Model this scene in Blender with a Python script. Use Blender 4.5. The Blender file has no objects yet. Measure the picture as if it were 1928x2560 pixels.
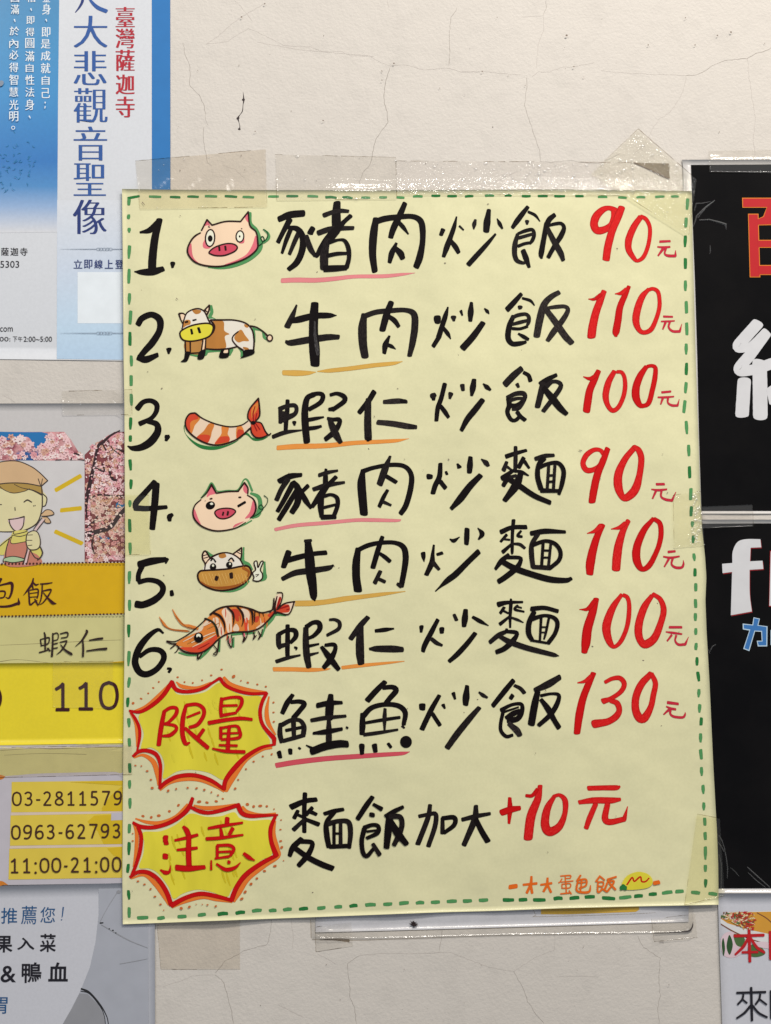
import bpy, bmesh, math, random
from mathutils import Vector, Matrix, noise
from mathutils.geometry import tessellate_polygon
random.seed(7)
scene = bpy.context.scene
col = scene.collection
R = math.radians

# ------------------------------------------------------------------ camera
# World: the wall is the plane y = 0, x runs right, z up, the viewer stands at y < 0.  Metres.
F_PX, CX, CY, DIST = 3660.0, 964.0, 1280.0, 1.39
ex = Vector((13.11, -0.164, 1.0)).normalized()
eu = Vector((-0.195, -9.503, 1.0)); eu = (eu - ex * eu.dot(ex)).normalized()
en = ex.cross(-eu).normalized()
def to_world(c): return Vector((ex.dot(c), en.dot(c), eu.dot(c)))
fwd = to_world(Vector((0, 0, 1)))
CAM = -fwd * DIST
cam_data = bpy.data.cameras.new("camera")
cam = bpy.data.objects.new("camera", cam_data); col.objects.link(cam)
r_, u_, b_ = to_world(Vector((1, 0, 0))), to_world(Vector((0, -1, 0))), -fwd
m = Matrix((r_, u_, b_)).transposed().to_4x4(); m.translation = CAM
cam.matrix_world = m
cam_data.sensor_fit = 'HORIZONTAL'; cam_data.sensor_width = 36.0
cam_data.lens = 36.0 * F_PX / 1928.0
cam_data.clip_start = 0.05; cam_data.clip_end = 100
scene.camera = cam
def P(px, py, h=0.0):
    """point of the plane at distance h (metres) in front of the wall, from survey coordinates"""
    d = to_world(Vector(((px - CX) / F_PX, (py - CY) / F_PX, 1.0)))
    t = (-h - CAM.y) / d.y
    return CAM + d * t
PX = DIST / F_PX      # metres per survey unit

# ------------------------------------------------------------------ light
world = bpy.data.worlds.new("World"); scene.world = world; world.use_nodes = True
bg = world.node_tree.nodes["Background"]
bg.inputs[0].default_value = (0.86, 0.92, 1.0, 1); bg.inputs[1].default_value = 0.25
def lamp(name, loc, target, size, size_y, power, colr):
    L = bpy.data.lights.new(name, 'AREA'); L.shape = 'RECTANGLE'; L.size = size; L.size_y = size_y
    L.energy = power; L.color = colr
    o = bpy.data.objects.new(name, L); col.objects.link(o); o.location = loc
    o.rotation_euler = (Vector(target) - Vector(loc)).to_track_quat('-Z', 'Y').to_euler()
lamp("ceiling_lamp", (0.8, -1.7, 2.2), (0.15, 0, 0.0), 1.2, 0.07, 66, (1.0, 0.945, 0.87))
lamp("ceiling_lamp", (-1.6, -2.6, 1.9), (0, 0, -0.1), 1.2, 0.3, 21, (0.97, 0.98, 1.0))
lamp("ceiling_lamp", (2.1, -1.5, 0.9), (0.2, 0, 0.0), 0.5, 0.12, 9, (1.0, 0.94, 0.88))
scene.view_settings.view_transform = 'Standard'; scene.view_settings.look = 'None'
scene.view_settings.exposure = 0.31
scene.cycles.transparent_max_bounces = 48; scene.view_settings.gamma = 1.0

# ------------------------------------------------------------------ materials
def lin(c):
    return tuple(((v / 255) / 12.92 if v <= 10 else ((v / 255 + 0.055) / 1.055) ** 2.4) for v in c) + (1,)
def nodes(name):
    mt = bpy.data.materials.new(name); mt.use_nodes = True
    nt = mt.node_tree; return mt, nt, nt.nodes["Principled BSDF"]
def N(nt, t, **k):
    n = nt.nodes.new(t)
    for a, b in k.items(): setattr(n, a, b)
    return n
def noise_fac(nt, scale, detail=3, stretch=(1, 1, 1), coord='Object', rough=0.5):
    tc = N(nt, 'ShaderNodeTexCoord'); mp = N(nt, 'ShaderNodeMapping'); mp.inputs[3].default_value = stretch
    nt.links.new(tc.outputs[coord], mp.inputs[0])
    nz = N(nt, 'ShaderNodeTexNoise'); nz.inputs['Scale'].default_value = scale
    nz.inputs['Detail'].default_value = detail; nz.inputs['Roughness'].default_value = rough
    nt.links.new(mp.outputs[0], nz.inputs['Vector']); return nz.outputs[0]
def ramp(nt, src, stops):
    r = N(nt, 'ShaderNodeValToRGB'); e = r.color_ramp.elements
    e[0].position, e[0].color = stops[0]; e[1].position, e[1].color = stops[-1]
    for p, c in stops[1:-1]:
        q = e.new(p); q.color = c
    nt.links.new(src, r.inputs[0]); return r.outputs[0]
def mixc(nt, fac, a, b, mode='MIX'):
    mx = N(nt, 'ShaderNodeMix', data_type='RGBA', blend_type=mode)
    for s, v in ((mx.inputs[0], fac), (mx.inputs[6], a), (mx.inputs[7], b)):
        if hasattr(v, 'links'): nt.links.new(v, s)
        else: s.default_value = v
    return mx.outputs[2]
def add_bump(nt, b, src, strength, dist):
    bp = N(nt, 'ShaderNodeBump'); bp.inputs['Strength'].default_value = strength; bp.inputs['Distance'].default_value = dist
    nt.links.new(src, bp.inputs['Height']); nt.links.new(bp.outputs[0], b.inputs['Normal']); return bp
def g(v): return (v, v, v, 1)
MATS = {}
def paper(name, rgb, rough=0.55, coat=0.0, var=0.07, vscale=9, bump=0.15, spec=0.4, bscale=16, bdist=0.004):
    mt, nt, b = nodes(name); c = lin(rgb)
    f = noise_fac(nt, vscale, 4)
    v = ramp(nt, f, [(0.3, g(1 - var)), (0.7, g(1.0))])
    s = ramp(nt, noise_fac(nt, 420, 2), [(0.35, g(0.965)), (0.65, g(1.0))])
    nt.links.new(mixc(nt, 1.0, mixc(nt, 1.0, c, v, 'MULTIPLY'), s, 'MULTIPLY'), b.inputs['Base Color'])
    b.inputs['Roughness'].default_value = rough; b.inputs['Coat Weight'].default_value = coat
    b.inputs['Coat Roughness'].default_value = 0.12; b.inputs['Specular IOR Level'].default_value = spec
    add_bump(nt, b, noise_fac(nt, bscale, 3), bump, bdist)
    MATS[name] = mt; return mt
def ink(name, rgb, dark=0.72, streak=0.12, rough=0.62, spec=0.1, fill=0.12, rgb2=None):
    """marker ink: pigment pools at the stroke edges and thins in streaks along the stroke"""
    mt, nt, b = nodes(name); c = lin(rgb)
    uv = N(nt, 'ShaderNodeUVMap'); uv.uv_map = 'stroke'
    sx = N(nt, 'ShaderNodeSeparateXYZ'); nt.links.new(uv.outputs[0], sx.inputs[0])
    ab = N(nt, 'ShaderNodeMath', operation='ABSOLUTE'); nt.links.new(sx.outputs[0], ab.inputs[0])
    edge = ramp(nt, ab.outputs[0], [(0.62, g(1.0)), (0.97, g(dark))])
    mp = N(nt, 'ShaderNodeMapping'); mp.inputs[3].default_value = (2.6, 0.035, 1); nt.links.new(uv.outputs[0], mp.inputs[0])
    nz = N(nt, 'ShaderNodeTexNoise'); nz.inputs['Scale'].default_value = 3; nz.inputs['Detail'].default_value = 5
    nt.links.new(mp.outputs[0], nz.inputs['Vector'])
    if rgb2:
        st = ramp(nt, nz.outputs[0], [(0.42, c), (0.75, lin(rgb2))]); base = st
    else:
        st = ramp(nt, nz.outputs[0], [(0.3, g(1 - streak)), (0.7, g(1 + 0))]); base = mixc(nt, 1, c, st, 'MULTIPLY')
    fl = ramp(nt, noise_fac(nt, 55, 4, (1, 1, 0.35)), [(0.3, g(1 - fill)), (0.7, g(1.0))])
    base = mixc(nt, 1, mixc(nt, 1, base, edge, 'MULTIPLY'), fl, 'MULTIPLY')
    nt.links.new(base, b.inputs['Base Color']); b.inputs['Roughness'].default_value = rough
    b.inputs['Specular IOR Level'].default_value = spec
    MATS[name] = mt; return mt
INKS = {
 'z': ('dark_yellow_ink', (212, 192, 40), 0.95, 0.2), 'u': ('pale_brown_ink', (226, 176, 96), 1, 0.2), 'i': ('light_green_ink', (120, 170, 108), 0.9, 0.3),
 'K': ('black_ink', (13, 6, 8), 1.0, 0.2), 'R': ('red_ink', (202, 14, 16), 0.62, 0.16), 'r': ('thin_red_ink', (196, 42, 62), 0.7, 0.1),
 'o': ('outline_ink', (44, 22, 18), 1.0, 0.1), 'd': ('dark_green_ink', (16, 62, 34), 1.0, 0.1),
 'G': ('green_ink', (86, 152, 92), 0.8, 0.25), 'g': ('deep_green_ink', (44, 124, 62), 0.8, 0.3),
 'P': ('pale_pink_ink', (238, 208, 176), 0.97, 0.04), 'p': ('pink_ink', (226, 112, 124), 0.9, 0.2), 'q': ('snout_pink_ink', (212, 78, 98), 0.9, 0.2),
 'c': ('cream_ink', (230, 228, 205), 1, 0.03), 'W': ('white_ink', (228, 220, 205), 1, 0.03), 'w': ('pale_shrimp_ink', (232, 206, 178), 0.98, 0.1),
 'b': ('brown_ink', (200, 134, 64), 0.85, 0.3), 'e': ('tan_ink', (206, 148, 78), 0.9, 0.3), 'n': ('muzzle_brown_ink', (208, 152, 70), 0.9, 0.25), 'x': ('deep_brown_ink', (168, 92, 36), 0.9, 0.2),
 'y': ('lemon_ink', (224, 212, 66), 0.92, 0.1), 'Y': ('yellow_ink', (228, 214, 64), 0.94, 0.14), 'l': ('orange_ink', (232, 138, 62), 0.85, 0.25),
 's': ('vermilion_ink', (222, 76, 48), 0.85, 0.3), 'T': ('maroon_ink', (150, 22, 24), 1, 0.1), 'k': ('rose_underline_ink', (224, 134, 136), 0.82, 0.08),
 'h': ('crimson_underline_ink', (206, 80, 92), 0.82, 0.08), 'm': ('mustard_underline_ink', (214, 168, 80), 0.82, 0.12), 'a': ('orange_underline_ink', (230, 148, 68), 0.82, 0.1),
 'O': ('badge_orange_ink', (236, 124, 48), 0.8, 0.14), 'v': ('signature_orange_ink', (232, 108, 32), 0.85, 0.15), 'D': ('dot_ink', (198, 104, 52), 0.85, 0.1),
}
for k, (n, c, dk, stk) in INKS.items(): ink(n, c, dk, stk, fill=0.16 if k in 'bexnYsl' else 0.06)
ink('faded_red_ink', (200, 14, 16), 0.64, 0.2, 0.62, 0.1, 0.05, (222, 50, 46))
ink('black_ink', (9, 3, 4), 1.0, 0.2, 0.6, 0.1, 0.0, (20, 13, 14))
ink('grey_black_ink', (20, 13, 13), 1.0, 0.2, 0.6, 0.1, 0.0, (70, 62, 58))
ink('brownish_black_ink', (10, 4, 5), 1.0, 0.2, 0.6, 0.12, 0.0, (46, 38, 36))
ink('worn_black_ink', (12, 8, 10), 1.0, 0.2, 0.6, 0.1, 0.0, (110, 106, 106))
KEY = {k: v[0] for k, v in INKS.items()}; KEY['f'] = 'faded_red_ink'; KEY['k3'] = 'brownish_black_ink'; KEY['k1'] = 'worn_black_ink'; KEY['k2'] = 'grey_black_ink'
def printed(key, rgb, rough=0.5, coat=0.0, dark=1.0, spec=0.3):
    nm = key; mt, nt, b = nodes(nm)
    f = ramp(nt, noise_fac(nt, 60, 4), [(0.3, g(0.93)), (0.7, g(1.0))])
    nt.links.new(mixc(nt, 1, lin(rgb), f, 'MULTIPLY'), b.inputs['Base Color'])
    b.inputs['Roughness'].default_value = rough; b.inputs['Coat Weight'].default_value = coat; b.inputs['Coat Roughness'].default_value = 0.15
    b.inputs['Specular IOR Level'].default_value = spec
    MATS[nm] = mt; KEY[key] = nm; return mt

# ------------------------------------------------------------------ meshes
def new_obj(name, mesh, parent=None):
    o = bpy.data.objects.new(name, mesh); col.objects.link(o)
    if parent: o.parent = parent; o.matrix_parent_inverse = parent.matrix_world.inverted()
    return o
def thing(name, label, cat, at, group=None):
    o = bpy.data.objects.new(name, None); col.objects.link(o); o.empty_display_size = 0.02
    o.location = at; bpy.context.view_layer.update()
    o['label'] = label; o['category'] = cat
    if group: o['group'] = group
    return o
H = {'menu': None}
class Pen:
    """collects strokes and fills in survey coordinates and lays them on a surface hf(px, py) -> height"""
    def __init__(s, hf, base=0.00016, step=0.00002):
        s.hf, s.z, s.step = hf, base, step
        s.v, s.f, s.uv, s.mi, s.keys, s.xy = [], [], [], [], [], []
    def mat(s, k):
        if k not in s.keys: s.keys.append(k)
        return s.keys.index(k)
    def vert(s, x, y, dz=0.0):
        s.xy.append((x, y)); s.v.append(P(x, y, s.hf(x, y) + s.z + dz)); return len(s.v) - 1
    def face(s, idx, uvs, mi): s.f.append(idx); s.uv.append(uvs); s.mi.append(mi)
    def stroke(s, k, pts, jit=0.03, cap=True):
        mi = s.mat(k); s.z += s.step
        segs, cur = [], [pts[0]]
        for p in pts[1:]:
            if abs(p[0] - cur[-1][0]) < .01 and abs(p[1] - cur[-1][1]) < .01:
                if len(cur) > 1: segs.append(cur)
                cur = [p]
            else: cur.append(p)
        if len(cur) > 1: segs.append(cur)
        off = random.uniform(0, 400); al = 0.0
        for sg in segs:
            q = [(2 * sg[0][0] - sg[1][0], 2 * sg[0][1] - sg[1][1], sg[0][2])] + sg + [(2 * sg[-1][0] - sg[-2][0], 2 * sg[-1][1] - sg[-2][1], sg[-1][2])]
            path = []
            for i in range(1, len(q) - 2):
                a, b2, c, d = q[i - 1], q[i], q[i + 1], q[i + 2]
                L = math.hypot(c[0] - b2[0], c[1] - b2[1]); n = max(3, min(16, int(L / 3.0)))
                for j in range(n + (i == len(q) - 3)):
                    t = j / n
                    path.append(tuple(0.5 * (2 * b2[m_] + (c[m_] - a[m_]) * t + (2 * a[m_] - 5 * b2[m_] + 4 * c[m_] - d[m_]) * t * t + (3 * b2[m_] - a[m_] - 3 * c[m_] + d[m_]) * t ** 3) for m_ in range(3)))
            rows = []; tot = len(path)
            for i, (x, y, w) in enumerate(path):
                p0, p1 = path[max(0, i - 1)], path[min(tot - 1, i + 1)]
                tx, ty = p1[0] - p0[0], p1[1] - p0[1]; l = math.hypot(tx, ty) or 1; tx /= l; ty /= l
                w = max(w, 0.3) * 0.5
                jl = 1 + jit * noise.noise((x * .13, y * .13, off)); jr = 1 + jit * noise.noise((x * .13, y * .13, off + 9))
                if i: al += math.hypot(x - path[i - 1][0], y - path[i - 1][1])
                dz = s.step * 0.9 * i / tot
                rows.append((s.vert(x - ty * w * -1 * jl, y - tx * w * jl, dz), s.vert(x, y, dz), s.vert(x + ty * w * -1 * jr, y + tx * w * jr, dz), al + off, (x, y, w, tx, ty, dz)))
            for a, b2 in zip(rows, rows[1:]):
                s.face((a[0], a[1], b2[1], b2[0]), ((-1, a[3]), (0, a[3]), (0, b2[3]), (-1, b2[3])), mi)
                s.face((a[1], a[2], b2[2], b2[1]), ((0, a[3]), (1, a[3]), (1, b2[3]), (0, b2[3])), mi)
            if cap:
                for row, sg_ in ((rows[0], -1), (rows[-1], 1)):
                    x, y, w, tx, ty, dz = row[4]; tx *= sg_; ty *= sg_
                    if w < 0.6: continue
                    nx, ny = ty, -tx; n = 8; prev = None; e = random.uniform(0.42, 0.8)
                    tilt = random.uniform(-.22, .22)
                    for j in range(n + 1):
                        an = math.pi * j / n - math.pi / 2
                        cc, ss = max(0.0, math.cos(an)), math.sin(an)
                        rr = (cc ** 0.62) * (e + tilt * ss)
                        if j in (0, n): vi = s.vert(x + nx * w * ss, y + ny * w * ss, dz)
                        else: vi = s.vert(x + nx * w * ss + tx * w * rr, y + ny * w * ss + ty * w * rr, dz)
                        if prev is not None:
                            s.face((row[1], prev, vi), ((0, row[3]), (1, row[3]), (1, row[3])), mi)
                        prev = vi
    def curve(s, pts, smooth=True):
        n = len(pts); out = []
        if not smooth: return pts
        for i in range(n):
            a, b2, c, d = pts[i - 1], pts[i], pts[(i + 1) % n], pts[(i + 2) % n]
            if b2 == c: continue
            if a == b2: a = (2 * b2[0] - c[0], 2 * b2[1] - c[1])
            if d == c: d = (2 * c[0] - b2[0], 2 * c[1] - b2[1])
            for j in range(5):
                t = j / 5
                out.append(tuple(0.5 * (2 * b2[m_] + (c[m_] - a[m_]) * t + (2 * a[m_] - 5 * b2[m_] + 4 * c[m_] - d[m_]) * t * t + (3 * b2[m_] - a[m_] - 3 * c[m_] + d[m_]) * t ** 3) for m_ in range(2)))
        return out
    def fill(s, k, pts, smooth=True):
        emax = 11 if s.hf is H['menu'] else 40
        mi = s.mat(k); s.z += s.step; pts = s.curve(pts, smooth)
        tri = tessellate_polygon([[Vector((x, y, 0)) for x, y in pts]])
        bm = bmesh.new(); vs = [bm.verts.new((x, y, 0)) for x, y in pts]
        for t in tri:
            try: bm.faces.new([vs[i] for i in t])
            except ValueError: pass
        for _ in range(6):
            es = [e for e in bm.edges if e.calc_length() > emax]
            if not es: break
            bmesh.ops.subdivide_edges(bm, edges=es, cuts=1); bmesh.ops.triangulate(bm, faces=bm.faces[:])
        bm.verts.index_update(); base = len(s.v)
        for v in bm.verts: s.vert(v.co.x, v.co.y)
        off = random.uniform(0, 300)
        for f in bm.faces:
            s.face(tuple(base + v.index for v in f.verts), tuple((0.0, off) for v in f.verts), mi)
        bm.free()
    def ellipse(s, k, cx, cy, rx, ry, rot=0):
        c, si = math.cos(R(rot)), math.sin(R(rot))
        s.fill(k, [(cx + rx * math.cos(a) * c - ry * math.sin(a) * si, cy + rx * math.cos(a) * si + ry * math.sin(a) * c) for a in [i * math.pi / 10 for i in range(20)]], False)
    def ring(s, k, w, cx, cy, rx, ry, rot=0):
        c, si = math.cos(R(rot)), math.sin(R(rot))
        s.stroke(k, [(cx + rx * math.cos(a) * c - ry * math.sin(a) * si, cy + rx * math.cos(a) * si + ry * math.sin(a) * c, w) for a in [i * math.pi / 8 for i in range(17)]])
    def build(s, name, parent=None):
        me = bpy.data.meshes.new(name); me.from_pydata(s.v, [], s.f)
        for k in s.keys: me.materials.append(MATS[KEY[k]])
        uvl = me.uv_layers.new(name='stroke'); i = 0
        for fi, p in enumerate(me.polygons):
            p.material_index = s.mi[fi]
            for u in s.uv[fi]: uvl.data[i].uv = u; i += 1
        # every face turned to the viewer
        bm = bmesh.new(); bm.from_mesh(me)
        fl = [f for f in bm.faces if f.normal.y > 0]
        if fl: bmesh.ops.reverse_faces(bm, faces=fl)
        bm.to_mesh(me); bm.free()
        return new_obj(name, me, parent)
    def build_split(s, name, parent, key):
        # one object per letter or line: key(x, y) tells which one a face belongs to
        groups = {}
        for i, f in enumerate(s.f):
            x = sum(s.xy[v][0] for v in f) / len(f); y = sum(s.xy[v][1] for v in f) / len(f)
            groups.setdefault(key(x, y), []).append(i)
        for q in sorted(groups):
            p = Pen(s.hf); p.keys = s.keys; m_ = {}
            for i in groups[q]:
                for v in s.f[i]:
                    if v not in m_: m_[v] = len(p.v); p.v.append(s.v[v])
                p.f.append(tuple(m_[v] for v in s.f[i])); p.uv.append(s.uv[i]); p.mi.append(s.mi[i])
            p.build(name, parent)
    def run(s, text, ox=0, oy=0, sc=1.0):
        for ln in text.strip().split('\n'):
            t = ln.split()
            if not t or t[0][0] == '#': continue
            c, k = t[0], t[1]
            if c == 'S':
                w = 10; pts = []
                for q in t[2:]:
                    a = [float(v) for v in q.split(',')]
                    if len(a) > 2: w = a[2]
                    pts.append((ox + a[0] / sc, oy + a[1] / sc, w / sc))
                s.stroke(k, pts)
            elif c in 'FL':
                s.fill(k, [(ox + float(q.split(',')[0]) / sc, oy + float(q.split(',')[1]) / sc) for q in t[2:]], c == 'F')
            elif c == 'E':
                a = [float(v) for v in t[2].split(',')]; s.ellipse(k, ox + a[0] / sc, oy + a[1] / sc, a[2] / sc, a[3] / sc, a[4])
            elif c == 'D':
                for q in t[2:]:
                    a = [float(v) for v in q.split(',')]; r_d = a[2] if len(a) > 2 else 12
                    s.ellipse(k, ox + a[0] / sc, oy + a[1] / sc, r_d * random.uniform(.8, 1.2) / sc, r_d * .72 / sc, random.uniform(-50, 20))
            elif c == 'B':
                lk, w = t[2], float(t[3])
                if t[4].count(',') == 4 or t[4] == '1' or t[4].startswith('1,'):
                    a = [float(v) for v in t[4].split(',')][-5:]
                    if t[4].count(',') == 5: a = [float(v) for v in t[4].split(',')][1:]
                    s.ellipse(k, ox + a[0] / sc, oy + a[1] / sc, a[2] / sc, a[3] / sc, a[4]); s.ring(lk, w / sc, ox + a[0] / sc, oy + a[1] / sc, a[2] / sc, a[3] / sc, a[4])
                else:
                    pts = [(ox + float(q.split(',')[0]) / sc, oy + float(q.split(',')[1]) / sc) for q in t[4:]]
                    s.fill(k, pts)
                    cl = s.curve(pts); cl = cl[::2] if len(cl) > 20 else cl
                    s.stroke(lk, [(x, y, w / sc) for x, y in cl] + [(cl[0][0], cl[0][1], w / sc)])
    # letters of the built-in typeface, fitted to a box
    def glyph(s, k, ch, x0, y0, x1, y1, weight=0.0, smear=0.0, n=1, slant=0.0):
        mi = s.mat(k); cu = bpy.data.curves.new('letter', 'FONT'); cu.body = ch; cu.offset = weight; cu.resolution_u = 3
        o = bpy.data.objects.new('letter', cu); col.objects.link(o)
        dg = bpy.context.evaluated_depsgraph_get(); me = o.evaluated_get(dg).to_mesh()
        vs = [v.co.copy() for v in me.vertices]; fs = [tuple(p.vertices) for p in me.polygons]
        o.evaluated_get(dg).to_mesh_clear(); bpy.data.objects.remove(o); bpy.data.curves.remove(cu)
        if not vs: return
        ax, bx = min(v.x for v in vs), max(v.x for v in vs); ay, by = min(v.y for v in vs), max(v.y for v in vs)
        sm = smear * (x1 - x0)
        for q in range(n):
            s.z += s.step; dx = (q / (n - 1) - 0.5) * sm if n > 1 else 0; base = len(s.v)
            for v in vs:
                u = (v.x - ax) / max(1e-6, bx - ax); w = (v.y - ay) / max(1e-6, by - ay)
                s.vert(x0 + sm / 2 + (x1 - x0 - sm) * u + dx + slant * (w - .5), y1 + (y0 - y1) * w)
            for f in fs: s.face(tuple(base + i for i in f), tuple((0.0, 0.0) for i in f), mi)
def flat(h): return lambda x, y: h
def inside(poly, x, y):
    c = False; j = len(poly) - 1
    for i in range(len(poly)):
        xi, yi = poly[i]; xj, yj = poly[j]
        if (yi > y) != (yj > y) and x < (xj - xi) * (y - yi) / (yj - yi) + xi: c = not c
        j = i
    return c
def lerp_poly(pts, t, axis):
    for a, b2 in zip(pts, pts[1:]):
        if t <= b2[axis] or b2 is pts[-1]:
            f = (t - a[axis]) / (b2[axis] - a[axis]); return a[1 - axis] + (b2[1 - axis] - a[1 - axis]) * f
def sheet(name, mat, parent, left, right, top, bottom, hf, nx=40, ny=50, thick=0.00022, matf=None, mats=None):
    """a sheet with four free edges: left/right are (x, y) lists going down, top/bottom (x, y) lists going right"""
    y0, y1 = left[0][1], left[-1][1]; V, Fc = [], []
    for side in (0, 1):
        for j in range(ny + 1):
            t = j / ny
            for i in range(nx + 1):
                u = i / nx
                yt = lerp_poly(top, top[0][0] + (top[-1][0] - top[0][0]) * u, 0)
                yb = lerp_poly(bottom, bottom[0][0] + (bottom[-1][0] - bottom[0][0]) * u, 0)
                y = yt + (yb - yt) * t
                xl = lerp_poly(left, left[0][1] + (left[-1][1] - left[0][1]) * t, 1)
                xr = lerp_poly(right, right[0][1] + (right[-1][1] - right[0][1]) * t, 1)
                x = xl + (xr - xl) * u
                h = hf(x, y); p = P(x, y, h)
                V.append(p + Vector((0, thick * side, 0)))
    w = nx + 1; o1 = w * (ny + 1)
    for j in range(ny):
        for i in range(nx):
            a = j * w + i; Fc.append((a, a + w, a + w + 1, a + 1)); Fc.append((o1 + a, o1 + a + 1, o1 + a + w + 1, o1 + a + w))
    for i in range(nx):
        for a, b2 in ((i + 1, i), (ny * w + i, ny * w + i + 1)): Fc.append((a, b2, o1 + b2, o1 + a))
    for j in range(ny):
        for a, b2 in ((j * w, (j + 1) * w), ((j + 1) * w + nx, j * w + nx)): Fc.append((a, b2, o1 + b2, o1 + a))
    me = bpy.data.meshes.new(name); me.from_pydata(V, [], Fc); me.materials.append(MATS[mat])
    for p in me.polygons: p.use_smooth = True
    me.polygons.foreach_set('use_smooth', [i < 2 * nx * ny for i in range(len(me.polygons))])
    me.validate(); return new_obj(name, me, parent)
def quad(name, mat, parent, x0, y0, x1, y1, hf, nx=12, ny=12, thick=0.0002, c=None):
    """sheet from corners; c = (tl, tr, br, bl) overrides"""
    tl, tr, br, bl = c if c else ((x0, y0), (x1, y0), (x1, y1), (x0, y1))
    return sheet(name, mat, parent, [tl, bl], [tr, br], [tl, tr], [bl, br], hf, nx, ny, thick)

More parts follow.
